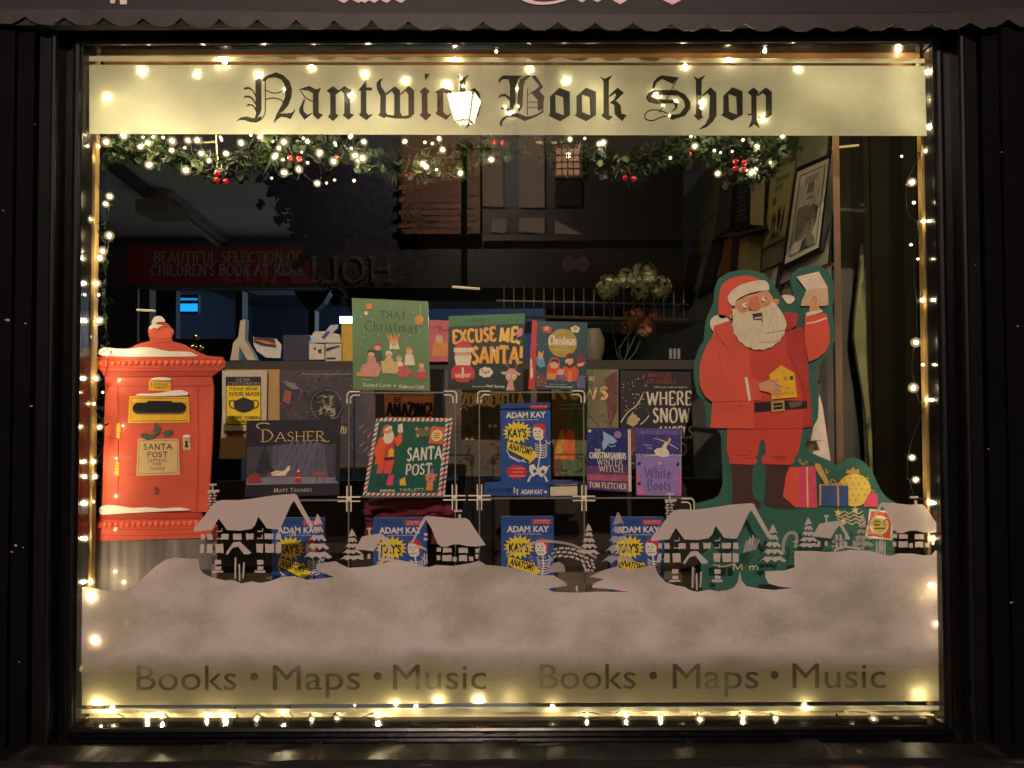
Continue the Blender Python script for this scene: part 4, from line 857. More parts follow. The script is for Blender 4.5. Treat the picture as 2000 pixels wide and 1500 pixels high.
part(sm, 'envelope', YS - STRL * 5, Z2, [('p', [(528,672),(595,620),(668,664),(684,800),(540,812)], YEL), ('c', 618, 696, 12, M((190, 140, 30))), ('p', [(642,682),(662,680),(662,702),(644,704)], BOOT), ('f', ('Your', 596, 734, 648, 756, M((180, 130, 30))), dict(wt=.14, thin=.8, serif=False)), ('f', ('Santa', 590, 764, 664, 786, M((180, 130, 30))), dict(wt=.14, thin=.8, serif=False))])
part(sm, 'hand', YS - STRL * 6, Z2, [('p', [(466,724),(500,712),(530,700),(548,702),(572,696),(584,704),(566,722),(598,734),(600,746),(572,748),(598,762),(596,776),(572,772),(592,788),(580,798),(548,784),(520,772),(475,762)], SKIN)] + [('l', p, 2.4, BOOT) for p in ([(536,704),(566,722)], [(560,728),(598,742)], [(560,748),(594,768)], [(548,764),(585,790)])])
part(sm, 'letter', YS - STRL * 3, Z2, [('p', [(683,122),(808,92),(858,182),(738,196)], M((226, 204, 180))), ('p', [(738,196),(858,182),(862,280),(848,286),(706,286),(716,250)], M((206, 172, 136)))] + [('l', [(716 + k * 9, 130 + k * 15), (800 + k * 11, 112 + k * 14)], 1.6, M((170, 140, 120))) for k in range(5)])
part(sm, 'hand', YS - STRL * 4, Z2, [('p', [(752,318),(760,285),(770,262),(772,240),(784,232),(796,240),(796,268),(812,276),(808,292),(820,312),(790,318)], SKIN), ('l', [(770,262),(776,240),(790,236),(794,262),(786,276)], 2.4, BOOT, 2)])
part(sm, 'cuff', YS - STRL * 6, Z2, [('p', [(734,326),(760,318),(824,308),(828,320),(790,332),(738,346)], FUR)])
part(sm, 'ear', YS - STRL * 2, Z2, [('c', 313, 340, 15, SKIN)]); part(sm, 'ear', YS - STRL * 2, Z2, [('c', 568, 262, 17, SKIN), ('c', 568, 264, 8, SKD)])
part(sm, 'hat', YS - STRL * 3, Z2, [('p', [(243,345),(246,220),(265,165),(310,130),(370,115),(430,118),(485,146),(400,170),(335,200),(305,245),(322,290),(300,345),(280,352)], RD2, 2)])
part(sm, 'hat_pompom', YS - STRL * 3, Z2, [('p', [(195,370),(215,345),(245,334),(280,340),(300,360),(296,376),(222,400),(236,440),(215,430),(198,405)], FUR, 2), ])
part(sm, 'hat_bobble', YS - STRL * 2, Z2, [('p', [(600,228),(630,224),(662,230),(672,252),(650,272),(628,270)], FUR, 2)])
fc_ = part(sm, 'face', YS - STRL * 4, Z2, [('p', [(322,270),(400,228),(520,196),(548,240),(560,280),(540,330),(440,360),(360,345)], SKIN)])
part(fc_, 'nose', YS - STRL * 7, Z2, [('p', [(424,240),(460,230),(470,262),(482,286),(470,306),(440,312),(418,298),(416,270)], SKD, 2)])
part(fc_, 'eye', YS - STRL * 6, Z2, [('c', 392, 282, 15, WHITE), ('c', 400, 280, 5, INKB), ('l', [(372,302),(390,312),(408,304)], 2, SKD, 2)]); part(fc_, 'eye', YS - STRL * 6, Z2, [('c', 497, 247, 14, WHITE), ('c', 507, 242, 5, INKB), ('l', [(498,272),(516,276),(530,264)], 2, SKD, 2)])
part(sm, 'hat_band', YS - STRL * 5, Z2, [('p', [(294,240),(312,205),(360,170),(430,148),(490,140),(518,152),(528,178),(524,198),(480,200),(420,214),(365,238),(340,258),(335,278),(318,282),(300,264)], FUR, 2)])
bd = [(318,300),(345,300),(368,330),(400,318),(432,312),(448,316),(480,300),(520,290),(545,262),(560,268),(578,292),(596,318),(610,340)]
r_ = random.Random(5)
for k in range(22):
    a = math.radians(-5 + k * 9.6); bd.append((472 + 152 * math.cos(a) * (1.02 if k % 2 else .98), 382 + 152 * math.sin(a) * (1.02 if k % 2 else .97)))
bd += [(326,380),(322,340)]
part(sm, 'beard', YS - STRL * 6, Z2, [('p', bd, BEARD), ('l', [(510,440),(560,432),(640,420)], 3, INKB), ('l', [(470,490),(530,490),(585,484)], 3.5, M((130,116,100)))] + [('l', [(350 + k * 13, 380 + 40 * abs(math.sin(k * 1.7))), (356 + k * 13, 410 + 40 * abs(math.sin(k * 1.7)))], 1.6, M((190,172,140))) for k in range(20)])
part(sm, 'mouth', YS - STRL * 7.5, Z2, [('p', [(434,330),(487,322),(492,355),(470,362),(440,360)], M((60, 34, 30))), ('p', [(444,352),(486,346),(488,352),(450,358)], WHITE), ('l', [(478,362),(494,368),(486,378)], 2.5, INKB)])
PNK = M((212, 66, 104)); BLU = M((48, 74, 128)); YL2 = M((222, 196, 84)); TN2 = M((196, 152, 84))
part(sm, 'gift', YS - STRL * 2, Z2, [('p', [(640,1195),(785,1190),(795,1425),(670,1420),(640,1392),(602,1360),(620,1240)], PNK), ('p', [(642,1196),(690,1195),(692,1420),(660,1412),(632,1380),(604,1360),(620,1240)], RD2), ('l', [(738,1192),(742,1424)], 8, YL2), ('l', [(712,1182),(690,1160),(696,1148),(714,1176),(738,1158),(734,1178),(712,1184)], 4, TN2, 2)], 'pink and red gift printed on the card')
part(sm, 'gift', YS - STRL * 2, Z2, [('c', 1005, 1325, 93, YL2, 24), ('p', [(955,1232),(968,1208),(985,1214),(996,1194),(1012,1212),(1030,1204),(1034,1232)], TN2)] + [('c', 945 + 34 * (k % 5) - (17 if (k // 5) % 2 else 0), 1258 + 31 * (k // 5), 6, M((186, 150, 60)), 7) for k in range(23)], 'round yellow dotted gift printed on the card')
part(sm, 'gift', YS - STRL * 3, Z2, [('p', [(805,1293),(970,1297),(972,1417),(808,1413)], BLU), ('l', [(912,1296),(914,1416)], 10, TN2), ('l', [(812,1294),(812,1412)], 10, TN2), ('l', [(806,1294),(970,1298)], 5, TN2), ('l', [(912,1292),(880,1262),(872,1282),(912,1292),(940,1258),(950,1280),(914,1292)], 5, TN2, 2)], 'blue gift with tan ribbon printed on the card')
part(sm, 'gift', YS - STRL * 3, Z2, [('p', [(1090,1345),(1132,1345),(1137,1418),(1055,1418)], PNK), ('l', [(1112,1344),(1100,1322),(1120,1328),(1112,1344)], 3, TN2)], 'small pink gift printed on the card')
part(sm, 'gift', YS - STRL * 2, Z2, [('p', [(778,1192),(788,1172),(812,1178),(868,1290),(842,1294)], TN2), ('l', [(850,1230),(838,1205),(846,1200),(852,1228),(866,1212),(852,1232)], 3, TN2)], 'tan wrapped tube printed on the card')
# lettering, postmark and stamp printed on the base of the card
b = MB(Y=YS - .001); CR = M((216, 196, 150))
for ch, x0, x1, y in (('M', 1430, 1450, 1112), ('m', 1462, 1480, 1116)): b.font(ch, x0, 1102, x1, 1115, CR, wt=.15, thin=.9, serif=False)
b.line([(1392, 1104), (1412, 1108), (1432, 1102)], 1.5, CR, smooth=3); b.line([(1404, 1104), (1404, 1112)], 1.5, CR)
for k in range(4): b.line([(1630 + j * 9 + k * 2, 1003 + k * 7 + (2.5 if j % 2 else -2.5)) for j in range(7)], 2, CR, smooth=3)
for sx, sy in ((1636, 1003), (1670, 998), (1646, 1020)):
    b.poly([(sx + (8 if k % 2 == 0 else 3.4) * math.sin(k * math.pi / 5), sy - (8 if k % 2 == 0 else 3.4) * math.cos(k * math.pi / 5)) for k in range(10)], CR)
b.build('postmark', sm)
b = MB(Y=YS - .0015); b.poly([(1698,996),(1745,1002),(1742,1058),(1689,1052)], WHITE, thick=.001); b.poly([(1701,1000),(1741,1005),(1738,1054),(1693,1048)], M((206, 84, 40))); b.circ(1716, 1028, 19, CREAM, 18); b.circ(1716, 1028, 15, YL2, 18)
for k in range(3): b.rect(1706, 1019 + k * 7, 1728, 1021.5 + k * 7, INKB)
b.font('5', 1727, 1004, 1737, 1018, INKB, serif=False); b.build('stamp', sm)
b = MB(); b.poly([Z2(*p) for p in ((800,735),(830,870),(872,1165),(860,1200),(700,1190),(700,990),(770,950),(798,900))], M((224, 206, 190), rough=.7), Y=.20, thick=.002); b.build('paper_sheet', None, 'white paper sheet curling behind the right edge of the red suited cutout', 'paper')
# folded green parasol in the lobby
b = MB(); YG = .44
b.tube([P(1684, 480, YG), P(1682, 640, YG), P(1690, 760, YG), P(1700, 930, YG)], [.004, .012, .008, .003], M((118, 120, 74), rough=.7), 6)
pts = [(1684,510),(1689,570),(1692,640),(1690,690),(1696,760),(1703,860),(1704,925),(1698,915),(1694,840),(1686,770),(1676,712),(1669,660),(1672,610),(1678,560)]
b.poly(pts, M((132, 134, 84), rough=.8, var=.35, scale=8, stretch=(4, 1, 1)), Y=YG - .014, thick=.012); b.build('folded_parasol', None, 'folded pale green parasol hanging in the dark lobby at right', 'parasol')

# ================================================================== BOOKS
PAGE = M((214, 200, 176), rough=.8, var=.1, scale=120, stretch=(.2, .2, 6))
def book(name, label, quad, Y, thick, cover, group=None, page_right=0, spine=None):
    """quad: front cover corners (tl,tr,br,bl) in photo px"""
    root = thing(name, label, 'book', tuple(P((quad[2][0] + quad[3][0]) / 2, max(quad[2][1], quad[3][1]), Y)), group)
    b = MB(); b.poly(quad, cover, Y=Y, thick=.0022); b.poly(quad, spine or cover, Y=Y + thick, thick=.0022)
    l0, l1 = P(*quad[0], Y), P(*quad[3], Y)
    b.add([l0, l1, l1 + Vector((0, thick, 0)), l0 + Vector((0, thick, 0))], [(0, 3, 2, 1)], spine or cover); b.build('cover', root)
    q = MB(); ins = 1.2; pr = page_right
    qq = [(quad[0][0] + 1, quad[0][1] + ins), (quad[1][0] - ins + pr, quad[1][1] + ins + (pr > 0) * 1.5), (quad[2][0] - ins + pr, quad[2][1] - ins), (quad[3][0] + 1, quad[3][1] - ins)]
    q.poly(qq, PAGE, Y=Y + .0023, thick=thick - .003); q.build('pages', root)
    return root
def qmap(quad, w, h):
    (a, b_, c, d) = quad
    def f(x, y):
        u, v = x / w, y / h
        return ((a[0] * (1 - u) + b_[0] * u) * (1 - v) + (d[0] * (1 - u) + c[0] * u) * v, (a[1] * (1 - u) + b_[1] * u) * (1 - v) + (d[1] * (1 - u) + c[1] * u) * v)
    return f
def pr(root, quad, Y, w, h, name='cover_print'):
    b = MB(Y=Y - .0003, T=qmap(quad, w, h)); b.ws = abs(quad[1][0] - quad[0][0]) / w; return b
# --- the blue anatomy paperback, five copies
KB = M((34, 78, 146), rough=.35, var=.06, coat=.3); KY = M((236, 206, 40), rough=.4); KR = M((200, 40, 52), rough=.4); SKW = M((226, 216, 196)); DK = M((22, 20, 30), rough=.4)
def kay(q, Y, label, full=True):
    r = book('paperback', label, q, Y, .022, KB, 'copies of the blue skeleton paperback')
    b = pr(r, q, Y, 344, 560)
    b.text('ADAM KAY', 38, 62, 312, 104, WHITE, bold=.03)
    b.text('ILLUSTRATED BY HENRY PAKER', 90, 114, 262, 122, SKW, bold=.01)
    b.text('THE MILLION-COPY BESTSELLING', 54, 22, 180, 30, DK); b.text('AUTHOR OF THIS BOOK', 62, 36, 170, 44, DK)
    b.poly([(200,16),(330,20),(324,36),(334,52),(206,50)], KR); b.text('THE BIG NUMBER ONE', 214, 22, 318, 30, WHITE); b.text('BOOK OF ALL', 214, 36, 318, 44, WHITE)
    cx, cy = 116, 205
    b.poly([(cx + (104 if k % 2 == 0 else 76) * math.cos(k * math.pi / 17), cy + (84 if k % 2 == 0 else 56) * math.sin(k * math.pi / 17)) for k in range(34)], KY)
    b.text("KAY'S", 50, 178, 178, 238, DK, bold=.04, rot=-.02)
    b.poly([(42,262),(200,310),(196,290),(262,372),(186,440),(190,412),(36,330)], DK); b.poly([(46,268),(202,315),(202,300),(256,372),(192,430),(194,404),(42,324)], KY)
    b.text('ANATOMY', 52, 276, 222, 322, DK, bold=.04, rot=-.29)
    # skeleton figure
    b.poly([(222,186),(232,160),(262,148),(298,162),(306,196),(302,236),(282,262),(240,262),(222,232)], SKW, smooth=0)
    b.poly([(228,172),(240,150),(268,142),(300,158),(310,190),(300,240),(290,236),(294,196),(270,176)], KR)
    for ex in (240, 268): b.circ(ex, 202, 13, WHITE, 12); b.circ(ex, 202, 5, DK, 8)
    b.poly([(252,222),(258,214),(264,222)], DK); b.line([(236,240),(282,240)], 2.5, DK); 
    for k in range(5): b.line([(240 + k * 9, 234), (240 + k * 9, 250)], 1.8, DK)
    b.line([(268,262),(276,330),(262,410),(252,470)], 9, SKW, smooth=3)
    for k in range(6): b.line([(236,286 + k * 17),(262,300 + k * 17),(300,298 + k * 17),(318,284 + k * 17)], 6, SKW, smooth=3)
    b.line([(306,262),(334,292),(344,270)], 6, SKW); b.line([(40,330),(60,372),(120,402),(150,412)], 6, SKW); b.line([(60,380),(130,416)], 5, SKW)
    for k in range(4): b.line([(148,406),(156 + k * 6, 390 + k * 10)], 3.5, SKW)
    b.poly([(196,440),(226,430),(250,470),(290,440),(326,452),(312,490),(280,524),(250,500),(216,520),(196,480)], SKW); b.circ(232, 480, 13, KB, 9); b.circ(288, 484, 13, KB, 9)
    b.line([(206,510),(184,556)], 13, SKW); b.line([(300,512),(318,556)], 13, SKW); b.line([(300,470),(336,440)], 5, SKW)
    b.poly([(50 + 60 + (80 if k % 2 == 0 else 64) * math.cos(k * math.pi / 10), 486 + (56 if k % 2 == 0 else 44) * math.sin(k * math.pi / 10)) for k in range(20)], KR)
    b.text('A COMPLETE', 74, 456, 160, 466, WHITE); b.text('GUIDE TO', 84, 482, 150, 492, WHITE); b.text('THE HUMAN BODY', 60, 508, 172, 518, WHITE)
    b.build('cover_print', r); return r
YB = .286
kay([(977,788),(1075,786),(1076,943),(978,942)], YB, 'blue skeleton paperback standing upright on the flat blue copy')
kay([(728,1011),(833,1011),(833,1172),(728,1172)], YB, 'blue skeleton paperback on the display floor under the maroon cloth')
kay([(978,1009),(1081,1009),(1081,1171),(978,1171)], YB, 'blue skeleton paperback on the display floor behind the painted bridge')
kay([(1192,1011),(1297,1011),(1297,1172),(1192,1172)], YB, 'blue skeleton paperback beside the painted pine and right big cottage')
kay([(530,1010),(632,1010),(632,1172),(530,1172)], YB, 'blue skeleton paperback behind the gable of the left big cottage')
fb = thing('paperback', 'blue skeleton paperback lying flat with its spine towards the glass', 'book', tuple(P(1010, 970, .27)), 'copies of the blue skeleton paperback')
b = MB(); b.poly([(945,943),(1072,946),(1072,971),(945,967)], KB, Y=.262, thick=.002); b.poly([(945,943),(978,941),(1128,941),(1130,946),(1072,947)], KB, Y=.262, thick=.0)
a0, a1, a2, a3 = P(945, 943, .262), P(1072, 946, .262), P(1072, 971, .262), P(945, 967, .262)
off = Vector((.012, .12, 0)); b.add([a0, a1, a1 + Vector((.07, .09, .001)), a0 + Vector((.07, .09, .001))], [(0, 1, 2, 3)], KB); b.add([a3, a2, a2 + Vector((.07, .09, .001)), a3 + Vector((.07, .09, .001))], [(3, 2, 1, 0)], KB); b.build('cover', fb)
b = MB(); b.poly([(1074,949),(1127,947),(1127,968),(1074,969)], PAGE, Y=.275, thick=.05); b.build('pages', fb)
b = MB(Y=.2612); b.text("KAY'S ANATOMY", 951, 953, 1001, 961, DK, bold=.03); b.text('ADAM KAY', 1017, 956, 1060, 965, WHITE, bold=.03); b.line([(1004,952),(1004,963),(1010,955),(1010,966)], 2.6, SKW); b.circ(1065, 961, 3, SKW, 9); b.build('spine_print', fb)

# --- green large picture book
GB = M((92, 128, 76), rough=.4, var=.08, scale=10, coat=.2)
q = [(688,581),(837,588),(840,763),(690,760)]; Y = .27
r = book('picture_book', 'tall sage green picture book showing small children under a crown', q, Y, .012, GB)
b = pr(r, q, Y, 460, 550)
DGT = M((58, 70, 48)); b.font('THAT', 170, 72, 322, 112, DGT, wt=.13, thin=.45); b.font('Christmas', 76, 134, 390, 196, DGT, wt=.10, thin=.5, serif=False)
b.font('Richard Curtis', 60, 510, 225, 530, CREAM, wt=.16, thin=.4); b.font('Rebecca Cobb', 276, 516, 425, 536, CREAM, wt=.16, thin=.4); b.circ(250, 522, 6, CREAM, 8); b.text('Written by', 56, 482, 110, 492, CREAM)
PK = M((206, 140, 130)); PCH = M((214, 170, 140)); OR = M((214, 140, 60))
b.poly([(204,196),(222,232),(226,206),(246,232),(256,200),(264,232),(286,196),(272,258),(222,258)], OR); b.poly([(226,252),(270,252),(284,300),(220,300)], CREAM); b.circ(248, 262, 20, PCH)
def kid(x, y, body, hair, sc_=1.0):
    b.poly([(x - 30 * sc_, y + 70 * sc_), (x - 24 * sc_, y + 10), (x, y - 6), (x + 24 * sc_, y + 10), (x + 34 * sc_, y + 70 * sc_)], body); b.circ(x, y - 14, 20 * sc_, PCH, 12); b.poly([(x - 22 * sc_, y - 16), (x - 18 * sc_, y - 34 * sc_), (x, y - 40 * sc_), (x + 18 * sc_, y - 32 * sc_), (x + 22 * sc_, y - 14), (x, y - 26)], hair)
kid(150, 305, M((60, 80, 60)), KR); kid(112, 345, PK, M((50, 50, 70))); kid(340, 325, CREAM, OR); kid(218, 350, TAN, CREAM); kid(278, 372, CREAM, M((150, 150, 150)), .9)
b.poly([(40,440),(60,400),(100,382),(150,388),(170,420),(150,470),(60,470)], PK); b.poly([(170,372),(270,378),(262,450),(176,446)], TAN); b.poly([(270,404),(330,396),(350,440),(320,476),(270,464)], M((190, 90, 90)))
kid(412, 410, PK, OR, .8); b.poly([(350,440),(440,430),(440,486),(380,476)], M((180, 80, 84))); b.poly([(20,446),(60,440),(70,468),(24,470)], OR)
b.poly([(376,100),(410,84),(432,104),(424,140),(392,150),(378,132)], OR); b.line([(410,20),(412,84)], 2, CREAM); b.poly([(82,40),(100,26),(120,34),(118,62),(94,66)], OR); b.circ(84, 88, 12, CREAM, 9)
for k in range(26): b.circ(random.uniform(20, 440), random.uniform(20, 400), 2.6, CREAM, 5)
b.build('cover_print', r)
# --- dark green cover with yellow lettering
q = [(877,617),(1026,612),(1022,763),(874,760)]
GK = M((18, 44, 34), rough=.35, coat=.3)
r = book('picture_book', 'dark green picture book with large yellow and orange title letters', q, Y, .012, GK)
b = pr(r, q, Y, 455, 450)
GTOP = M((52, 112, 58), rough=.35); b.poly([(0,0),(455,0),(455,60),(0,66)], GTOP); b.font('HUGHES', 100, 22, 220, 42, M((24, 60, 34)), wt=.16, thin=.9, serif=False)
OY = M((236, 170, 50), rough=.45); OY2 = M((240, 196, 80), rough=.45)
for wd, x0, y0, x1, y1, rt in (('EXCUSE', 30, 92, 282, 170, .05), ('ME,', 306, 78, 424, 162, -.06)): b.font(wd, x0, y0, x1, y1, OY if wd != 'ME,' else OY2, wt=.21, thin=.8, serif=False, rot=rt, jit=.05)
b.font('SANTA!', 148, 196, 440, 296, OY, wt=.19, thin=.8, serif=False, jit=.06)
b.circ(90, 210, 56, KR, 16); b.poly([(34,196),(148,196),(148,222),(34,222)], CREAM); b.poly([(44,222),(136,222),(138,250),(42,250)], PCH); b.poly([(38,244),(142,244),(134,300),(90,314),(48,300)], CREAM); b.poly([(20,330),(44,302),(136,302),(164,340),(156,400),(26,400)], KR); b.poly([(84,316),(96,316),(96,400),(84,400)], CREAM); b.poly([(40,356),(140,352),(132,374),(50,378)], PCH); b.circ(36, 412, 28, M((30, 26, 26)), 12); b.circ(146, 410, 26, M((30, 26, 26)), 12); b.poly([(50,380),(134,380),(128,404),(56,404)], KR)
for k in range(7): b.circ(228 + 26 * math.cos(k * .9), 344 + 16 * math.sin(k * .9), 17, CREAM, 10)
b.font('Toot!', 200, 330, 252, 352, DK, wt=.14, thin=.9, serif=False)
b.font('illustrated by', 150, 424, 226, 434, CREAM, wt=.14, thin=.5, serif=False); b.font('Philip Bunting', 232, 420, 340, 434, CREAM, wt=.18, thin=.6, serif=False)
b.poly([(350,340),(372,320),(400,322),(420,345),(414,380),(392,400),(404,450),(352,450),(364,400),(346,376)], M((206, 150, 130))); b.poly([(316,342),(350,340),(352,356),(330,358)], PCH); b.poly([(438,352),(416,340),(414,356),(430,364)], PCH)
for ex in (364, 396): b.circ(ex, 368, 12, CREAM, 10); b.circ(ex, 368, 4, DK, 6)
for s_ in (-1, 1): b.line([(384 + s_ * 20, 322), (384 + s_ * 34, 290), (384 + s_ * 30, 270)], 3, TN2); b.line([(384 + s_ * 32, 300), (384 + s_ * 48, 288)], 3, TN2)
b.poly([(400,110),(430,84),(446,92),(440,130),(412,140)], PK); b.poly([(276,200),(282,212),(294,216),(282,220),(276,232),(270,220),(258,216),(270,212)], CREAM)
b.build('cover_print', r)
# --- teal book with red spine
q = [(1043,627),(1148,630),(1145,763),(1036,760)]
TL = M((14, 66, 76), rough=.4)
r = book('activity_book', 'teal nativity picture book with a red spine beside the yellow lettered book', q, Y, .014, TL)
b = MB(Y=Y - .0006); b.poly([(1040,625),(1050,627),(1044,761),(1032,760)], KR, thick=.004); b.font('Christmas', 1037, 700, 1040, 740, CREAM, wt=.05); b.build('spine', r)
b = pr(r, q, Y, 320, 410); GO = M((176, 150, 60)); b.circ(176, 128, 86, GO, 26)
b.font('Christmas', 96, 84, 250, 140, CREAM, wt=.20, thin=.5, serif=False); b.text('Press-Out', 140, 142, 206, 152, M((224,206,130))); b.text('Nativity Scene', 128, 162, 220, 172, M((224,206,130)))
b.poly([(90,340),(92,270),(110,220),(140,214),(162,232),(166,280),(160,350)], RD2); b.circ(132, 258, 26, PCH); b.poly([(104,250),(120,226),(150,228),(160,256),(132,240)], M((60,34,30))); b.poly([(90,350),(168,350),(174,310),(90,310)], OR)
b.poly([(184,350),(180,280),(200,262),(250,262),(276,290),(270,356),(190,356)], RD2); b.circ(222, 232, 30, PCH); b.poly([(192,236),(196,200),(222,186),(248,196),(254,240),(250,266),(222,280),(196,266),(204,244),(222,262),(242,244),(240,220),(204,222)], M((80,34,30))); b.poly([(214,300),(232,300),(238,360),(214,360)], OR)
b.circ(170, 304, 20, PCH); b.poly([(146,320),(198,320),(206,352),(138,352)], M((120,90,120)))
b.poly([(24,220),(50,202),(70,226),(80,270),(50,280),(30,260)], M((110, 150, 180))); b.poly([(34,196),(40,176),(54,194),(66,178),(64,206),(36,206)], OY); b.circ(50, 214, 16, PCH, 10)
b.poly([(50,36),(84,24),(110,40),(104,70),(60,66)], RD2); b.circ(78, 44, 14, PCH, 9); b.poly([(220,36),(250,20),(276,36),(266,64),(228,60)], CREAM); b.circ(248, 40, 13, OR, 9)
b.poly([(262,206),(280,180),(300,200),(318,230),(300,262),(268,250)], M((120, 40, 70))); b.poly([(262,252),(310,240),(300,262),(270,270)], OY)
b.poly([(26,330),(50,310),(78,330),(96,370),(80,398),(36,392)], M((120, 60, 50))); b.poly([(262,330),(300,318),(312,350),(312,396),(270,396)], M((96, 96, 130)))
b.text('Make the Christmas Story', 110, 374, 208, 380, CREAM); b.text('Build your own nativity scene!', 86, 386, 240, 395, WHITE, bold=.02)
for k in range(30): b.circ(random.uniform(20, 310), random.uniform(20, 390), 2.4, CREAM, 5)
b.build('cover_print', r)
# --- dark landscape picture book
q = [(481,820),(665,817),(662,966),(478,969)]; Y = .25
DS = M((40, 38, 48), rough=.35, var=.15, scale=6, coat=.2)
r = book('picture_book', 'dark landscape picture book with gold capitals and a snowy forest scene', q, Y, .012, DS)
b = pr(r, q, Y, 680, 580)
GR = M((92, 90, 108), rough=.5, var=.25, scale=5); GR2 = M((122, 122, 140), rough=.5, var=.15, scale=8, stretch=(4, 1, 1))
b.poly([(10,200),(670,190),(670,480),(10,490)], M((62, 58, 72), rough=.5, var=.2)); b.poly([(200,190),(560,180),(600,480),(150,484)], M((86, 84, 102), rough=.5, var=.2))
for k in range(11): b.line([(190 + k * 36, 170 + (k % 3) * 6), (186 + k * 36, 470)], 5, M((58, 56, 70)))
for k in range(5): b.poly([(330 + k * 44, 160), (350 + k * 44, 160), (214 + k * 56, 430), (180 + k * 56, 430)], GR)
b.poly([(10,440),(200,430),(420,436),(672,446),(672,488),(10,490)], GR2)
gold = M((214, 178, 110), rough=.4)
b.font('DASHER', 112, 72, 560, 162, gold, wt=.10, thin=.35, sp=.16, small=True)
b.line([(96,60),(74,44),(92,26),(130,20),(170,30)], 7, gold, smooth=3); b.line([(540,160),(580,172),(604,164)], 5, gold, smooth=3)
PD = M((26, 32, 34)); b.poly([(136,180),(150,230),(176,262),(162,268),(192,320),(176,326),(206,384),(180,404),(90,404),(66,380),(96,326),(82,320),(114,268),(104,262),(126,228)], PD)
for k in range(14): b.line([(690 - 20, 140 + k * 24), (600 + 12 * ((k * 7) % 5), 165 + k * 24)], 7, DK, w1=2)
b.poly([(672,140),(655,160),(648,300),(655,470),(672,480)], DK)
b.poly([(20,478),(24,420),(60,400),(100,410),(118,476)], M((150, 40, 36))); b.poly([(16,420),(20,370),(40,350),(56,400)], M((60, 50, 26)))
BRN = M((150, 110, 80)); b.poly([(180,400),(220,386),(280,386),(306,352),(322,350),(318,384),(300,400),(290,424),(200,424)], CREAM); 
for x in (190, 210, 270, 286): b.line([(x, 420), (x - 4, 474)], 5, BRN)
b.line([(150,390),(200,410),(290,380)], 3, M((150, 50, 40))); b.line([(130,440),(90,480)], 3, M((150, 50, 40)))
b.poly([(360,478),(364,420),(370,396),(384,384),(398,398),(402,430),(400,478)], M((170, 30, 32))); b.circ(382, 390, 9, CREAM, 8); b.line([(362,440),(402,440)], 4, CREAM)
b.poly([(484,406),(520,396),(570,404),(588,416),(560,436),(510,436)], M((140, 80, 50))); 
for x in (516, 524, 566, 574): b.line([(x, 430), (x - 6, 476)], 4, M((120, 70, 46)))
b.line([(484,408),(470,392)], 6, M((140, 80, 50)))
b.font('MATT TAVARES', 210, 520, 478, 548, CREAM, wt=.12, thin=.4, small=True)
b.build('cover_print', r)
# --- striped-edge green book, with a twin behind
q2 = [(744,815),(884,816),(868,966),(724,966)]; q = [(735,817),(877,818),(861,968),(708,967)]
GP = M((24, 88, 70), rough=.35, coat=.3)
def stripes(b, w_, h_):
    b.poly([[(0,0),(w_,0),(w_,h_),(0,h_)], [(24,18),(24,h_-20),(w_-24,h_-20),(w_-24,18)]], WHITE)
    k = 0
    n = 15
    for i in range(n):
        x = 10 + i * (w_ - 20) / n; wd = (w_ - 20) / n * .46
        b.poly([(x + 6, 0), (x + 6 + wd, 0), (x + wd - 6, 17), (x - 6, 17)], KR if i % 3 else GP); b.poly([(x + 6, h_ - 19), (x + 6 + wd, h_ - 19), (x + wd - 6, h_), (x - 6, h_)], KR if i % 3 else GP)
        y = 14 + i * (h_ - 30) / n; hd = (h_ - 30) / n * .46
        b.poly([(0, y + 12), (23, y - 6), (23, y - 6 + hd), (0, y + 12 + hd)], KR if i % 3 else GP); b.poly([(w_ - 23, y + 12), (w_, y - 6), (w_, y - 6 + hd), (w_ - 23, y + 12 + hd)], KR if i % 3 else GP)
r = book('picture_book', 'second green striped edge book mostly hidden behind its twin', q2, .265, .012, GP, 'green books with candy striped edges'); b = pr(r, q2, .265, 560, 560); stripes(b, 560, 560); b.build('cover_print', r)
r = book('picture_book', 'front green book with candy striped edge and white hand lettering', q, .25, .012, GP, 'green books with candy striped edges')
b = pr(r, q, .25, 560, 560); stripes(b, 560, 560)
T0 = b.T
b.T = lambda x, y: T0(20 + (x - 100) * .265, 22 + (y - 60) * .34)
for lp, m in (([(193,972),(205,825),(138,740),(136,620),(222,395),(300,372),(415,530),(440,978)], M((230, 84, 30))), ([(290,960),(740,860),(690,1180),(490,1180),(487,1036),(445,1180),(290,1180)], RD2), ([(415,520),(620,420),(745,850),(440,978)], RD), ([(625,425),(730,340),(850,326),(868,500),(750,602)], M((230, 84, 30))), ([(683,122),(808,92),(858,285),(706,286)], CREAM), ([(752,330),(772,240),(820,312)], PCH), ([(243,345),(265,165),(370,115),(485,146),(520,200),(320,290)], RD2), ([(322,270),(520,190),(560,280),(440,360),(350,345)], SKIN), ([(294,240),(430,148),(520,150),(524,198),(340,262)], CREAM), (bd, CREAM), ([(443,830),(740,820),(740,862),(443,884)], DK), ([(530,670),(595,620),(668,665),(683,800),(540,812)], YEL), ([(303,1165),(435,1165),(428,1330),(480,1425),(318,1420)], M((24,60,60))), ([(505,1165),(642,1165),(622,1300),(700,1425),(500,1425)], M((24,60,60))), ([(640,1195),(785,1190),(795,1425),(602,1420)], PNK), ([(850,1293),(970,1297),(972,1417),(850,1413)], BLU), ([(1090,1240),(1160,1425),(985,1425),(960,1300)], YEL)): b.poly(lp, m)
b.T = T0
b.font('SANTA', 282, 212, 534, 306, WHITE, wt=.14, thin=.8, serif=False, jit=.05, rot=.06); b.font('POST', 286, 336, 470, 412, WHITE, wt=.16, thin=.8, serif=False, jit=.05, rot=.05)
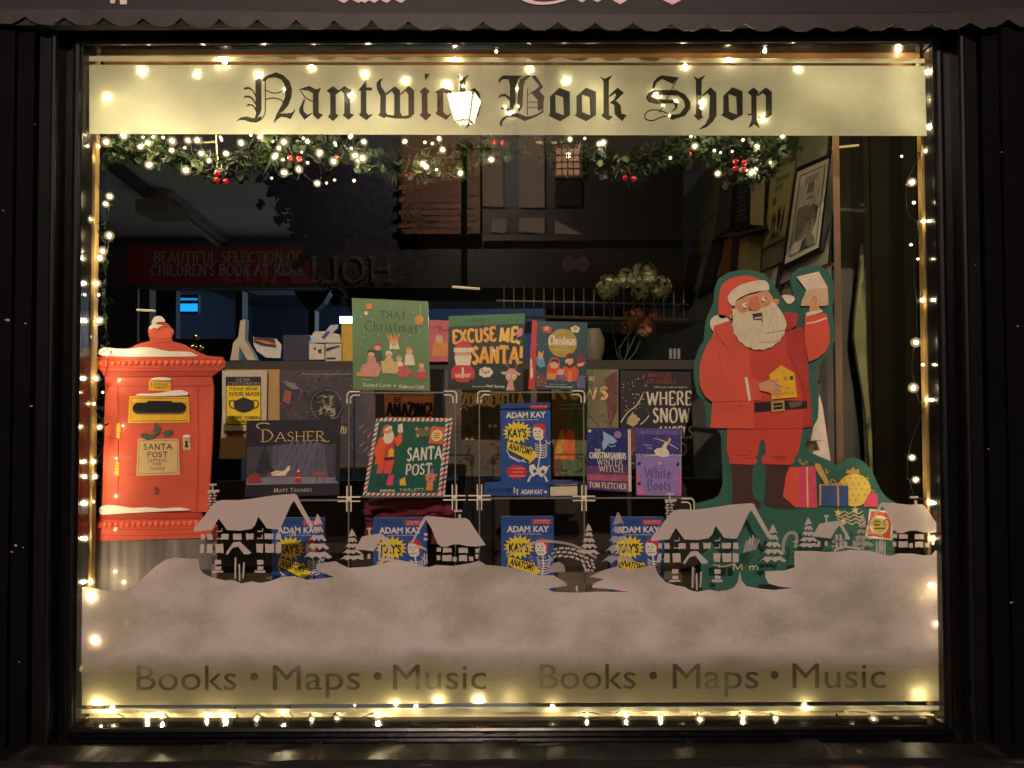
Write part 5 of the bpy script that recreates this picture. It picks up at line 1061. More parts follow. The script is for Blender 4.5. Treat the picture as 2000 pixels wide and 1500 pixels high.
b.poly([(434,52),(536,62),(530,186),(424,176)], M((214, 96, 52))); b.circ(480, 120, 42, CREAM, 18); b.circ(480, 120, 33, YL2, 18)
for k in range(3): b.rect(458, 104 + k * 14, 502, 109 + k * 14, RD3)
for k in range(4): b.line([(318 + j * 17, 74 + k * 15 + (5 if j % 2 else -5)) for j in range(8)], 3.5, TN2, smooth=2)
for sx, sy in ((320, 72), (396, 68), (336, 122)): b.poly([(sx + (20 if k % 2 == 0 else 8) * math.sin(k * math.pi / 5), sy - (20 if k % 2 == 0 else 8) * math.cos(k * math.pi / 5)) for k in range(10)], TN2)
b.poly([(440,404),(470,392),(500,402),(506,440),(486,462),(450,460),(434,436)], M((214, 120, 96))); b.poly([(452,396),(478,352),(492,396)], M((120, 100, 160))); b.poly([(448,462),(492,462),(496,520),(446,520)], OR); b.circ(434, 410, 9, M((214,120,96)), 8); b.circ(508, 408, 9, M((214,120,96)), 8); b.circ(468, 436, 7, DK, 8); b.line([(462,520),(462,545)], 5, M((120,70,50))); b.line([(480,520),(480,545)], 5, M((120,70,50)))
b.font('emma', 118, 508, 222, 532, CREAM, wt=.22, thin=.6, serif=False); b.font('YARLETT', 258, 506, 430, 526, CREAM, wt=.16, thin=.8, serif=False)
b.build('cover_print', r)
# --- small blue paperback and lilac paperback
q = [(1146,836),(1226,837),(1227,962),(1146,957)]; Y = .285
NB = M((36, 44, 110), rough=.35, coat=.3, var=.2, scale=14)
r = book('paperback', 'navy and purple winter paperback with white outlined title at the shelf', q, Y, .02, NB, page_right=7)
b = pr(r, q, Y, 284, 440); b.poly([(0,270),(284,262),(284,440),(0,430)], M((96, 50, 100), var=.3, scale=30)); b.poly([(0,330),(284,322),(284,366),(0,372)], M((170, 80, 110), var=.3, scale=40))
ICE = M((150, 180, 214)); b.poly([(110,20),(140,40),(180,60),(210,90),(184,110),(150,108),(130,140),(112,160),(104,110),(116,80)], ICE); b.circ(214, 46, 26, M((150, 120, 150)), 12); b.circ(20, 22, 12, M((220, 200, 150)), 9); b.line([(130,106),(170,132),(200,120)], 6, ICE)
b.font('THE', 56, 148, 94, 168, WHITE, wt=.2, thin=.6, serif=False); b.font('CHRISTMASAURUS', 20, 172, 268, 214, WHITE, wt=.17, thin=.6, serif=False, jit=.05); b.font('WINTER', 72, 218, 244, 258, CREAM, wt=.10, thin=.5); b.font('WITCH', 84, 262, 246, 306, CREAM, wt=.10, thin=.5)
b.font('TOM FLETCHER', 16, 384, 270, 420, CREAM, wt=.14, thin=.5)
for k in range(50): b.circ(random.uniform(8, 276), random.uniform(10, 330), 2.5, ICE, 5)
b.build('cover_print', r)
q = [(1242,837),(1330,838),(1329,970),(1243,968)]
LB = M((150, 130, 190), rough=.35, coat=.3, var=.1)
r = book('paperback', 'lilac paperback showing a leaping dancer on a starry purple sky', q, Y, .018, LB, page_right=2)
b = pr(r, q, Y, 318, 480); b.poly([(0,0),(318,0),(318,186),(0,190)], M((48, 42, 120), var=.25, scale=18)); b.poly([(0,0),(318,0),(318,44),(0,46)], M((82, 66, 140)))
b.font('NOEL STREATFEILD', 36, 20, 284, 38, M((150,130,190)), wt=.1)
b.poly([(0,470),(0,300),(26,330),(20,400),(50,440),(60,478)], M((200, 110, 160))); b.poly([(318,470),(318,260),(296,330),(300,400),(284,478)], M((190, 100, 160)))
b.poly([(126,158),(150,142),(180,138),(200,104),(222,86),(246,84),(226,110),(214,140),(236,170),(228,200),(180,206),(140,190)], CREAM); b.line([(222,100),(160,78),(126,70)], 7, CREAM, w1=3); b.line([(236,110),(300,146)], 7, CREAM, w1=3); b.poly([(196,76),(214,66),(240,70),(224,96),(200,92)], M((110, 50, 40))); b.circ(238, 78, 10, PCH, 9); b.line([(150,192),(60,200)], 6, CREAM, w1=3)
b.font('White', 62, 278, 244, 356, M((104, 90, 150)), wt=.15, thin=.45); b.font('Boots', 78, 368, 244, 440, M((104, 90, 150)), wt=.15, thin=.45)
b.text('WINNER OF A', 50, 116, 110, 126, CREAM); b.text('MEDAL', 76, 136, 118, 146, CREAM); 
for k in range(60): b.circ(random.uniform(8, 310), random.uniform(10, 184), 2.3, ICE, 5)
for k in range(18): b.circ(4 + k * 18, 188, 5, WHITE, 6)
b.circ(168, 250, 12, PCH, 8)
for x, y in ((16, 256), (26, 250), (300, 250), (292, 260), (14, 400), (24, 392)): b.poly([(x, y - 16), (x + 7, y), (x, y + 14), (x - 7, y)], DK)
b.build('cover_print', r)
# --- pink book behind
q = [(836,624),(882,626),(882,706),(836,706)]
r = book('picture_book', 'pink book half hidden between the sage green and dark green books', q, .62, .012, M((196, 96, 104)))
b = pr(r, q, .62, 46, 80); b.font('Lady', 4, 8, 26, 16, M((120, 40, 50)), wt=.16, serif=False); b.font('Book', 22, 14, 42, 22, M((120, 40, 50)), wt=.16, serif=False); b.poly([(8,70),(10,46),(22,36),(38,44),(42,70)], OR); b.circ(22, 36, 8, PCH, 8); b.build('cover_print', r)

# ================================================================== POSTERS LEANING BEHIND
YQ = .565
def poster(name, label, quad, col, Y=YQ, cat='poster', th=.004):
    root = thing(name, label, cat, tuple(P((quad[2][0] + quad[3][0]) / 2, quad[2][1], Y)))
    b = MB(); b.poly(quad, col, Y=Y, thick=th); b.build('sheet', root)
    return root
r = poster('cardboard_sheet', 'plain brown cardboard sheet behind the yellow mask notice', [(440,720),(547,720),(547,894),(428,894)], M((186, 148, 96), rough=.8), cat='cardboard', Y=.585)
r = poster('notice', 'yellow and black mask notice on the brown cardboard', [(434,722),(522,722),(520,840),(434,840)], M((196, 186, 160)), cat='notice', Y=.57)
b = MB(Y=.5685); YN = M((250, 210, 36), rough=.45); b.rect(441, 734, 510, 828, INKB); b.rect(442.5, 752, 508.5, 826.5, YN); b.rect(443, 735, 509, 751.5, M((26, 26, 40)))
b.font('DEAR', 462, 737, 488, 743, M((170,160,150)), wt=.16); b.font('CUSTOMERS', 446, 745, 508, 751, M((170,160,150)), wt=.16)
b.font('PLEASE WEAR', 448, 755, 503, 760.5, INKB, wt=.2); b.font('YOUR MASK', 447, 764, 508, 771, INKB, wt=.2); b.font('BEFORE COMING', 444, 811, 507, 816.5, INKB, wt=.2); b.font('THANK YOU', 452, 819, 500, 824.5, INKB, wt=.2)
b.poly([(456,782),(466,778),(476,774),(486,778),(496,782),(496,793),(490,800),(476,804),(462,800),(457,793)], M((34, 34, 44))); b.line([(457,780),(448,782),(450,793),(460,796)], 1.6, INKB, smooth=3); b.line([(495,780),(504,782),(502,793),(492,796)], 1.6, INKB, smooth=3); b.build('print', r)
def swirls(b, x0, y0, x1, y1, cols, n, seed, wmax=2.2, lmax=26):
    r = random.Random(seed)
    for _ in range(n):
        x, y = r.uniform(x0 + 3, x1 - 3), r.uniform(y0 + 3, y1 - 3); a = r.uniform(0, 6.28); pts = [(x, y)]
        for k in range(4): a += r.uniform(-.9, .9); x = min(x1 - 2, max(x0 + 2, x + lmax / 4 * math.cos(a))); y = min(y1 - 2, max(y0 + 2, y + lmax / 4 * math.sin(a))); pts.append((x, y))
        b.line(pts, r.uniform(.5, wmax), r.choice(cols), smooth=2, w1=.3)
def dots(b, x0, y0, x1, y1, cols, n, seed, rm=1.4):
    r = random.Random(seed)
    for _ in range(n): b.circ(r.uniform(x0 + 3, x1 - 3), r.uniform(y0 + 3, y1 - 3), r.uniform(.4, rm), r.choice(cols), 5)
r = poster('poster', 'dark purple poster with a ringed emblem of pale branching hands', [(546,722),(690,720),(690,930),(546,930)], M((62, 52, 62), var=.4, scale=12))
b = MB(Y=YQ - .0012); cg = [M((104, 96, 108)), M((84, 70, 84)), M((30, 24, 32)), M((120, 70, 60))]
swirls(b, 546, 722, 690, 930, cg, 110, 3); dots(b, 546, 722, 690, 830, [M((160, 150, 150))], 60, 8)
for rr_ in (34, 31, 27): b.line([(638 + rr_ * math.cos(t * .3), 790 + rr_ * math.sin(t * .3)) for t in range(21)], 1.3, M((28, 22, 28)) if rr_ != 31 else M((120, 112, 120)))
b.circ(638, 790, 25, M((34, 28, 30)), 22); swirls(b, 618, 770, 658, 812, [M((190, 176, 140))], 26, 12, 3.2, 18)
b.poly([(552,742),(572,746),(586,758),(574,760),(560,752)], M((130, 120, 120))); b.poly([(556,760),(570,764),(566,790),(552,782)], M((160, 84, 56)))
b.text('Trolling at all hours, best of a kind', 590, 727, 685, 731, M((180, 170, 170))); b.font('O', 646, 808, 652, 816, M((200, 186, 140)), serif=False); b.font('ZU', 664, 832, 676, 846, M((200, 186, 140)), serif=False); b.build('print', r)
r = poster('poster', 'charcoal poster with an orange block and jagged black letters', [(693,722),(864,722),(864,928),(693,928)], M((74, 64, 72), var=.3, scale=10))
b = MB(Y=YQ - .0012); swirls(b, 693, 724, 750, 926, [M((120, 96, 90)), M((140, 70, 60)), M((86, 82, 86))], 46, 5); swirls(b, 850, 724, 864, 926, [M((110, 90, 86))], 20, 6); dots(b, 693, 724, 864, 926, [M((150, 140, 130)), M((170, 80, 60))], 60, 9)
b.poly([(750,765),(848,768),(844,815),(752,817)], M((236, 148, 92), var=.15)); b.line([(753,770),(845,772)], 1.2, DK); b.line([(753,812),(843,811)], 1.2, DK)
b.font('BE', 770, 775, 784, 785, DK, wt=.24, thin=.7, serif=False); b.font('AMAZING!', 756, 786, 842, 812, DK, wt=.22, thin=.7, serif=False, jit=.06)
for k in range(8): b.line([(702 + (k % 4) * 8, 835 + k * 9), (714 + (k % 4) * 6, 826 + k * 9)], 3, M((160, 150, 140)), w1=.5)
b.build('print', r)
r = poster('poster', 'murky brown creature poster with curly gold title letters', [(868,722),(1074,722),(1074,930),(868,930)], M((92, 80, 62), var=.4, scale=8))
b = MB(Y=YQ - .0012); gd = M((240, 196, 124)); b.font('ZOMBIERELLA', 903, 768, 1022, 792, gd, wt=.2, thin=.5, serif=False, jit=.08)
swirls(b, 868, 800, 1074, 928, [M((80, 92, 96)), M((110, 84, 52)), M((36, 30, 26)), M((70, 76, 60))], 130, 15, 3.5, 34)
for fx, fy, rr_ in ((917, 858, 13), (962, 834, 14), (1040, 870, 14)): b.circ(fx, fy, rr_, M((96, 72, 44)), 14); b.circ(fx - 5, fy - 2, 3.4, CREAM, 8); b.circ(fx + 5, fy - 2, 3.4, CREAM, 8); b.circ(fx - 5, fy - 2, 1.3, DK, 6); b.circ(fx + 5, fy - 2, 1.3, DK, 6)
b.line([(898,800),(906,794),(914,802)], 2, gd); b.line([(872,880),(884,930)], 6, M((84, 96, 104))); b.build('print', r)
r = poster('poster', 'rust and green poster with a curly orange word and glowing cloaked figure', [(1078,722),(1208,722),(1208,930),(1078,930)], M((124, 118, 80), var=.4, scale=7))
b = MB(Y=YQ - .0012); b.poly([(1078,722),(1120,722),(1096,930),(1078,930)], M((120, 84, 40), var=.3)); b.poly([(1120,722),(1160,722),(1140,930),(1100,930)], M((92, 110, 64), var=.3)); b.poly([(1180,740),(1206,724),(1206,800),(1190,840)], M((110, 60, 60), var=.3))
b.font('Rows', 1078, 744, 1186, 780, gd, wt=.2, thin=.45, serif=False); b.font('ORE', 1146, 736, 1162, 744, gd, wt=.16, serif=False); b.poly([(1096,880),(1102,850),(1112,838),(1122,842),(1124,898),(1080,896)], M((240, 110, 52), var=.3)); b.poly([(1080,892),(1094,842),(1102,838),(1100,896)], M((206, 150, 60), var=.3)); swirls(b, 1078, 900, 1208, 930, [M((30, 26, 24))], 30, 22, 3)
b.text('A spooky tale in rhyme', 1092, 788, 1150, 792, CREAM); b.text('about a girl and a ghost', 1096, 796, 1140, 800, CREAM)
swirls(b, 1120, 724, 1206, 900, [M((110, 120, 90)), M((130, 110, 70)), M((90, 60, 56))], 40, 33, 3, 40); b.build('print', r)
r = poster('poster', 'black poster with large cream capitals and a winged white figure', [(1211,724),(1349,728),(1356,934),(1211,930)], M((30, 26, 26), var=.2))
b = MB(Y=YQ - .0012); b.font('WHERE', 1264, 766, 1350, 792, CREAM, wt=.15, thin=.45, serif=False); b.font('SNOW', 1276, 798, 1347, 826, CREAM, wt=.15, thin=.45, serif=False); b.font('ANGELS', 1285, 834, 1352, 857, CREAM, wt=.14, thin=.45, serif=False); b.font('GO', 1300, 866, 1340, 890, CREAM, wt=.14, thin=.45, serif=False)
b.font('MAGGIE', 1266, 729, 1312, 738, M((150, 40, 44)), wt=.18, serif=False); b.font("O'FARRELL", 1264, 741, 1322, 750, M((150, 40, 44)), wt=.18, serif=False); b.text('When you make an angel in', 1278, 755, 1342, 758.5, CREAM)
b.line([(1256,770),(1244,792),(1226,806),(1212,826)], 2, CREAM, smooth=3); b.line([(1268,812),(1260,822),(1250,830)], 2, CREAM, smooth=3); b.poly([(1226,818),(1234,808),(1244,812),(1246,828),(1236,834),(1224,828)], M((196, 176, 130))); b.poly([(1228,838),(1244,834),(1240,880),(1226,900),(1216,880)], M((120, 60, 46))); b.circ(1246, 820, 4, PCH, 8)
swirls(b, 1212, 850, 1352, 925, [M((180, 170, 150)), M((110, 110, 110))], 40, 40, 1.8, 26); dots(b, 1212, 730, 1270, 812, [CREAM], 46, 41, 1.5); b.build('print', r)

# ================================================================== ACRYLIC SHELVES
ACR = glassy('acrylic', .03, (.97, .98, .97)); AED = M((120, 112, 100), rough=.3); CONN = M((232, 224, 205), rough=.25, var=.05, coat=.6)
def zpx(y, Y): return P(1000, y, Y).z
def shelf_unit(name, label, xs_, ztop, levels, Yf=.20, Yb=.42):
    root = thing(name, label, 'display stand', (P(xs_[0], 900, Yf).x, Yf, FZ))
    def panel(nm, x0, x1, z0, z1, y0, y1):
        b = MB(); b.box((x0, y0, z0), (x1, y1, z1), ACR)
        b.build(nm, root)
    X = [P(x, 900, Yf).x for x in xs_]
    for (a, c, y) in levels:
        z = zpx(y, Yf); panel('shelf', X[a] + .003, X[c] - .003, z - .003, z, Yf, Yb)
        b = MB(); b.box((X[a] + .004, Yf - .001, z - .0032), (X[c] - .004, Yf - .0001, z + .0004), AED); b.build('shelf_edge', root)
    for i, (x, yt) in enumerate(zip(X, ztop)):
        z = zpx(yt, Yf); panel('upright', x - .0015, x + .0015, FZ + .001, z - .004, Yf, Yb)
        b = MB(); b.box((x - .0014, Yf - .001, FZ + .001), (x + .0014, Yf - .0001, z - .006), AED); b.build('upright_edge', root)
    return root
def clip(root, x, y, kind, Y=.192):
    b = MB(); c = P(x, y, Y); k = S * (D + Y) / D; r = .0017
    def t(pts): b.tube([(c.x + px * k, Y, c.z - py * k) for px, py in pts], r, CONN, 6, smooth=2)
    if kind in ('tl', 'tr'):
        s_ = 1 if kind == 'tl' else -1
        for o in (0, 7): t([(s_ * (o - 3), 20), (s_ * (o - 3), 3 + o), (s_ * o, -1 + o), (s_ * (o + 3), -3 + o), (s_ * 22, -3 + o)])
    else:
        for o in (-4, 4): t([(o, -26), (o, -8), (o, 8), (o, 24)]); t([(-22, o), (-8, o), (8, o), (22, o)])
        b.sphere((c.x, Y - .001, c.z), .0045, CONN, 8)
    b.build('connector', root)
s1 = shelf_unit('acrylic_stand', 'clear acrylic cube stand holding the sage green and striped books', (681, 889), (765, 765), ((0, 1, 765), (0, 1, 968)))
clip(s1, 681, 767, 'tl'); clip(s1, 889, 767, 'tr'); clip(s1, 681, 974, 'x'); clip(s1, 887, 972, 'x')
s2 = shelf_unit('acrylic_stand', 'wide clear acrylic stand holding the skeleton and winter paperbacks', (936, 1140, 1354), (765, 765, 972), ((0, 1, 765), (0, 2, 972)))
clip(s2, 936, 767, 'tl'); clip(s2, 1139, 767, 'tr'); clip(s2, 936, 972, 'x'); clip(s2, 1140, 974, 'x'); clip(s2, 1352, 978, 'tr')
b = MB(); zz = zpx(972, .22); xx0 = P(452, 972, .2).x; xx1 = P(676, 972, .2).x
b.box((xx0, .20, zz - .004), (xx1, .42, zz), ACR); b.box((xx0, .199, zz - .004), (xx1, .1999, zz), AED); b.build('acrylic_shelf', None, 'low clear acrylic shelf under the dark landscape picture book', 'shelf')
# maroon cloth
MAR = M((112, 34, 54), rough=.8, var=.3, scale=9)
b = MB(); nx, nz = 30, 12; vs = []
r_ = random.Random(3)
for j in range(nz + 1):
    for i in range(nx + 1):
        u, v = i / nx, j / nz; px = 712 + u * 172; top = 982 + 10 * math.sin(u * 5) + 46 * max(0, u - .72) * 1.2; py = top + v * (1062 - top)
        p = P(px, py, .34 + .03 * math.sin(v * 6 + u * 4) + .012 * math.sin(u * 21 + v * 3)); vs.append(p)
b.add(vs, [(j * (nx + 1) + i, (j + 1) * (nx + 1) + i, (j + 1) * (nx + 1) + i + 1, j * (nx + 1) + i + 1) for j in range(nz) for i in range(nx)], MAR)
b.tube([P(714, 990, .33), P(780, 978, .33), P(850, 985, .33), P(884, 1012, .34)], .012, MAR, 8, smooth=3); b.tube([P(714, 992, .33), P(722, 1020, .33), P(716, 1060, .34)], .011, MAR, 8, smooth=3)
b.build('cloth', None, 'folded maroon cloth bundled under the left acrylic stand', 'cloth', smooth=True)

# ================================================================== THINGS ON THE LEDGE BEHIND
YLd = .66
def simple(name, label, cat, fn): b = MB(); fn(b); return b.build(name, None, label, cat)
CRD = M((190, 178, 150), rough=.7)
simple('tape_dispenser', 'white tape gun leaning on the dark ledge beside the post box', 'tape dispenser', lambda b: (b.poly([(470,624),(480,622),(478,662),(496,692),(500,702),(484,702),(468,676),(466,702),(450,702),(456,668),(466,656)], CRD, Y=YLd, thick=.03)))
simple('leaflet', 'rounded white leaflet with a dark upper picture on the ledge', 'leaflet', lambda b: (b.poly([(495,656),(540,660),(550,672),(548,698),(520,697),(502,684),(496,672)], M((206, 200, 190)), Y=YLd, thick=.003), b.poly([(496,656),(537,660),(540,678),(512,674),(497,668)], M((60, 34, 40)), Y=YLd - .001, thick=.001), b.poly([(497,662),(520,664),(544,672),(520,670)], M((206, 120, 60)), Y=YLd - .002, thick=.001)))
simple('storage_box', 'dark navy box between the leaflet and the small cartons', 'box', lambda b: b.pbox(553, 653, 604, 703, YLd, YLd + .1, M((28, 28, 56))))
def cartons(b):
    b.pbox(604, 671, 634, 701, YLd, YLd + .06, M((206, 196, 170))); b.poly([(612,680),(616,676),(618,684)], INKB, Y=YLd - .001, thick=.0005); b.poly([(621,682),(628,680),(628,690),(622,688)], INKB, Y=YLd - .001, thick=.0005)
simple('carton', 'small square white carton with tiny print on the ledge', 'carton', cartons)
def carton2(b): b.pbox(636, 670, 667, 704, YLd - .005, YLd + .06, M((196, 190, 172))); b.poly([(637,679),(664,673),(664,676),(637,686)], M((30, 30, 60)), Y=YLd - .006, thick=.0005); b.poly([(638,697),(656,697),(656,701),(638,701)], M((30, 30, 60)), Y=YLd - .006, thick=.0005)
simple('carton', 'small white carton with a dark diagonal band on the ledge', 'carton', carton2)
simple('tissue_pack', 'crumpled white tissue pack on top of the two small cartons', 'tissue pack', lambda b: (b.poly([(608,656),(614,646),(636,646),(664,652),(666,668),(612,668)], M((200, 192, 172)), Y=YLd, thick=.04), b.poly([(636,646),(646,634),(660,633),(660,640),(648,650)], M((180, 186, 196)), Y=YLd + .002, thick=.01), b.poly([(628,658),(638,646),(646,646),(634,662)], M((50, 70, 150)), Y=YLd - .001, thick=.001)))
simple('yellow_folder', 'bright yellow folder standing beside the sage green book', 'folder', lambda b: b.pbox(667, 632, 690, 704, YLd + .01, YLd + .05, M((196, 160, 30))))
simple('white_vase', 'cream round vase at the edge of the teal nativity book', 'vase', lambda b: b.lathe(P(1160, 704, .75), [(.001, 0), (.024, 0), (.032, .03), (.034, .06), (.024, .085), (.02, .095), (.001, .095)], M((120, 112, 92), rough=.4), 16))
# gold baubles behind the post box
gb = thing('gold_baubles', 'little cluster of shiny gold baubles behind the post box cutout', 'baubles', tuple(P(384, 668, .62)))
GOLDM = M((220, 180, 90), rough=.15, metal=1.0)
for x, y, r_ in ((384, 656, .008), (377, 675, .009), (392, 677, .008), (386, 690, .008)): b = MB(); b.sphere(P(x, y, .62), r_ * 1.15, GOLDM, 14); b.build('bauble', gb, smooth=True)
b = MB(); b.tube([P(384, 700, .63), P(384, 640, .63)], .0006, INKB, 4); b.build('stem', gb)
# white wire rack with hydrangeas
wr = thing('wire_rack', 'pale wire rack of upright bars behind the dark green book', 'rack', tuple(P(1150, 622, 1.0)))
WR = M((150, 140, 124), rough=.4)
for i in range(19): b = MB(); b.tube([P(985 + i * 19.5, 560 + i * .5, 1.0), P(985 + i * 19.5, 617 + i * .5, 1.0)], .0024, WR, 5); b.build('bar', wr)
for y in (587, 617): b = MB(); b.tube([P(970, y, 1.0), P(1345, y + 9, 1.0)], .0028 if y < 600 else .006, WR, 6); b.build('rail', wr)
b = MB(); b.pbox(960, 628, 1360, 634, .98, 1.3, M((70, 62, 52))); b.build('rack_shelf', wr)
def blossom(name, label, heads, cols, Y, stems):
    root = thing(name, label, 'flowers', tuple(P(stems[0][-1][0], stems[0][-1][1], Y)))
    for hx, hy, hr in heads:
        b = MB(); c = P(hx, hy, Y); R = hr * S * (D + Y) / D; r = random.Random(int(hx))
        for k in range(int(110 * (hr / 20) ** 1.2)):
            a, z = r.uniform(0, 6.28), r.uniform(-1, 1); q = math.sqrt(1 - z * z); d = Vector((q * math.cos(a), q * math.sin(a), z)); rr2 = R * r.uniform(.75, 1.08)
            p = c + d * rr2; u = d.orthogonal().normalized(); v = d.cross(u); m = r.choice(cols); s_ = R * r.uniform(.16, .26); a0 = r.uniform(0, 1.5)
            for j in range(4):
                aa = a0 + j * math.pi / 2; e1 = math.cos(aa) * u + math.sin(aa) * v; e2 = math.cos(aa + .7) * u + math.sin(aa + .7) * v; e3 = math.cos(aa - .7) * u + math.sin(aa - .7) * v
                b.add([p, p + e3 * s_ * .7 + d * s_ * .1, p + e1 * s_ * 1.15, p + e2 * s_ * .7 + d * s_ * .1], [(0, 1, 2, 3)], m)
        b.build('flower_head', root)
    b = MB()
    for st_ in stems: b.tube([P(x, y, Y) for x, y in st_], .0022, M((60, 70, 40)), 5, smooth=2)
    b.build('stems', root); return root
blossom('hydrangeas', 'bunch of pale green hydrangea heads above the wire rack', [(1188,560,24),(1225,545,20),(1258,540,26),(1290,562,22),(1250,570,18)], [M((232, 228, 180)), M((206, 206, 156)), M((180, 174, 130))], .9, [[(1188,580),(1205,690),(1215,704)], [(1240,570),(1225,690),(1218,704)], [(1290,580),(1240,690),(1222,704)]])
blossom('dried_flowers', 'dusky pink dried flowers drooping below the wire rack', [(1240,622,20),(1262,640,20),(1225,640,14),(1278,620,14)], [M((200, 130, 108)), M((168, 114, 96))], .86, [[(1250,640),(1230,680),(1220,704)], [(1240,640),(1210,680),(1216,704)]])
for px, lb in ((1120, 'pink paper hearts hanging above the wire rack'),):
    b = MB()
    for x in (1112, 1138): b.circ(x, 516, 15, M((110, 56, 84)), 12, Y=1.3, thick=.004); b.tube([P(x, 500, 1.3), P(x, 300, 1.3)], .0006, INKB, 4)
    b.build('paper_hearts', None, lb, 'hanging decoration')
simple('white_candles', 'three short white candles on the ledge right of the flowers', 'candles', lambda b: [b.tube([P(1310 + k * 8, 702, .8), P(1310 + k * 8, 682, .8)], .005, M((150, 146, 130)), 8) for k in range(3)])

# ================================================================== PICTURES ON THE CLAPBOARD WALL
def wp(px, py, o): 
    # pixel ray on the leaning wall plane, o metres proud of it
    x, y, z = ray(px, py); t = ((WX - o) + LEAN * (ZC - WZ)) / (x - LEAN * z); return Vector((x * t, -D + y * t, ZC + z * t))
class WB(MB):
    """same drawing tools on the wall: P is swapped for the wall plane"""
    pass
def wall_poly(b, pts, m, o, th=.0):
    v = [wp(x, y, o) for x, y in pts]; n_ = len(v)
    if th:
        v2 = [wp(x, y, o - th) if False else p + Vector((th, 0, 0)) for p, (x, y) in zip(v, pts)]
        b.add(v + v2, [tuple(range(n_))[::-1]] + [(i, (i + 1) % n_, n_ + (i + 1) % n_, n_ + i) for i in range(n_)], m)
    else: b.add(v, [tuple(range(n_))[::-1]], m)
def wframe(name, label, quad, fr_col, mat_col, w_=.09, o=.02, inner=None):
    root = thing(name, label, 'picture', tuple(wp(*quad[3], o)))
    b = MB(); wall_poly(b, quad, fr_col, o, .018); b.build('frame', root)
    f = qmap(quad, 1, 1)
    def sub(u0, v0, u1, v1): return [f(u0, v0), f(u1, v0), f(u1, v1), f(u0, v1)]
    b = MB(); wall_poly(b, sub(w_, w_ * .8, 1 - w_, 1 - w_ * .8), mat_col, o + .0015); b.build('mount', root)
    return root, sub, f
BF = M((22, 20, 24), rough=.35); PAP = M((238, 232, 210), rough=.6)
r, sub, f = wframe('framed_portrait', 'black framed print with a line portrait of a bald man on the wall', [(1556,330),(1626,300),(1603,492),(1527,530)], BF, PAP, .06)
b = MB()
for (u0, v0, u1, v1) in ((.16, .10, .86, .108), (.16, .89, .86, .898), (.16, .10, .175, .895), (.845, .10, .86, .895)): wall_poly(b, sub(u0, v0, u1, v1), BF, .0225)
LG = M((120, 114, 104)); MG = M((92, 86, 80))
for k in range(3): wall_poly(b, sub(.32, .15 + k * .02, .70, .157 + k * .02), LG, .0225)
for k in range(8): wall_poly(b, sub(.42, .215 + k * .014, .60, .222 + k * .014), LG, .0225)
wall_poly(b, sub(.44, .37, .58, .378), LG, .0225)
for k in range(26): wall_poly(b, sub(.22, .44 + k * .013, .52, .446 + k * .013), LG, .0225)
wall_poly(b, [f(*p) for p in ((.42,.88),(.46,.80),(.56,.76),(.50,.66),(.48,.56),(.54,.48),(.66,.45),(.76,.50),(.78,.60),(.74,.70),(.70,.76),(.80,.82),(.82,.88))], M((160, 152, 136)), .0228)
wall_poly(b, [f(*p) for p in ((.50,.60),(.56,.58),(.60,.60),(.56,.61))], MG, .0232); wall_poly(b, [f(*p) for p in ((.66,.60),(.71,.58),(.75,.60),(.70,.61))], MG, .0232); wall_poly(b, [f(*p) for p in ((.61,.60),(.63,.60),(.65,.66),(.60,.665))], MG, .0232); wall_poly(b, [f(*p) for p in ((.57,.70),(.68,.695),(.67,.705),(.58,.71))], MG, .0232); wall_poly(b, [f(*p) for p in ((.42,.88),(.46,.80),(.54,.77),(.60,.88))], MG, .0232); wall_poly(b, [f(*p) for p in ((.72,.48),(.78,.52),(.79,.62),(.75,.70),(.74,.58))], MG, .0232)
b.build('print', r)
YG2 = M((196, 192, 128), rough=.5)
r, sub, f = wframe('literary_poster', 'pale yellow poster of dancing ink figures with a red balloon', [(1508,334),(1556,314),(1534,466),(1490,488)], M((150, 148, 104)), YG2, .02, .014)
b = MB()
for (wd, v0) in (('RUNAWAY', .14), ('CITY', .24)):
    for k in range(len(wd)): wall_poly(b, sub(.26 + k * .085, v0, .31 + k * .085, v0 + .06), M((120, 118, 84)), .0165)
wall_poly(b, [f(.3 + .10 * math.cos(a * .6), .44 + .05 * math.sin(a * .6)) for a in range(10)], M((196, 80, 60)), .0165)
for x, y in ((.32, .62), (.42, .66), (.55, .58), (.62, .64), (.78, .60), (.74, .68)):
    wall_poly(b, [f(x - .03, y + .20), f(x - .02, y + .02), f(x + .01, y - .06), f(x + .04, y + .02), f(x + .03, y + .20)], INKB if x != .78 else KR, .0165)
    wall_poly(b, [f(x - .10, y - .04), f(x, y + .03), f(x + .1, y - .05), f(x, y + .06)], INKB, .0168)
for k in range(2): wall_poly(b, sub(.36, .87 + k * .04, .62, .885 + k * .04), M((120, 118, 84)), .0165)
b.build('print', r)
r, sub, f = wframe('canvas_print', 'black chalk lettered canvas beside the tan canvas edge', [(1438,352),(1468,340),(1466,440),(1432,456)], M((20, 20, 24)), M((24, 24, 28)), .02, .05)
b = MB()
for k in range(9): wall_poly(b, sub(.2 + (k % 3) * .05, .12 + k * .085, .8 - (k % 2) * .1, .15 + k * .085), M((110, 112, 112)), .053)
b.build('lettering', r)
b = MB(); b.add([wp(1469, 338, .05), wp(1497, 326, .03), wp(1492, 442, .03), wp(1466, 440, .05)], [(3, 2, 1, 0)], M((190, 170, 134), rough=.7)); b.build('tan_canvas', None, 'plain tan canvas panel on the wall beside the yellow poster', 'panel')
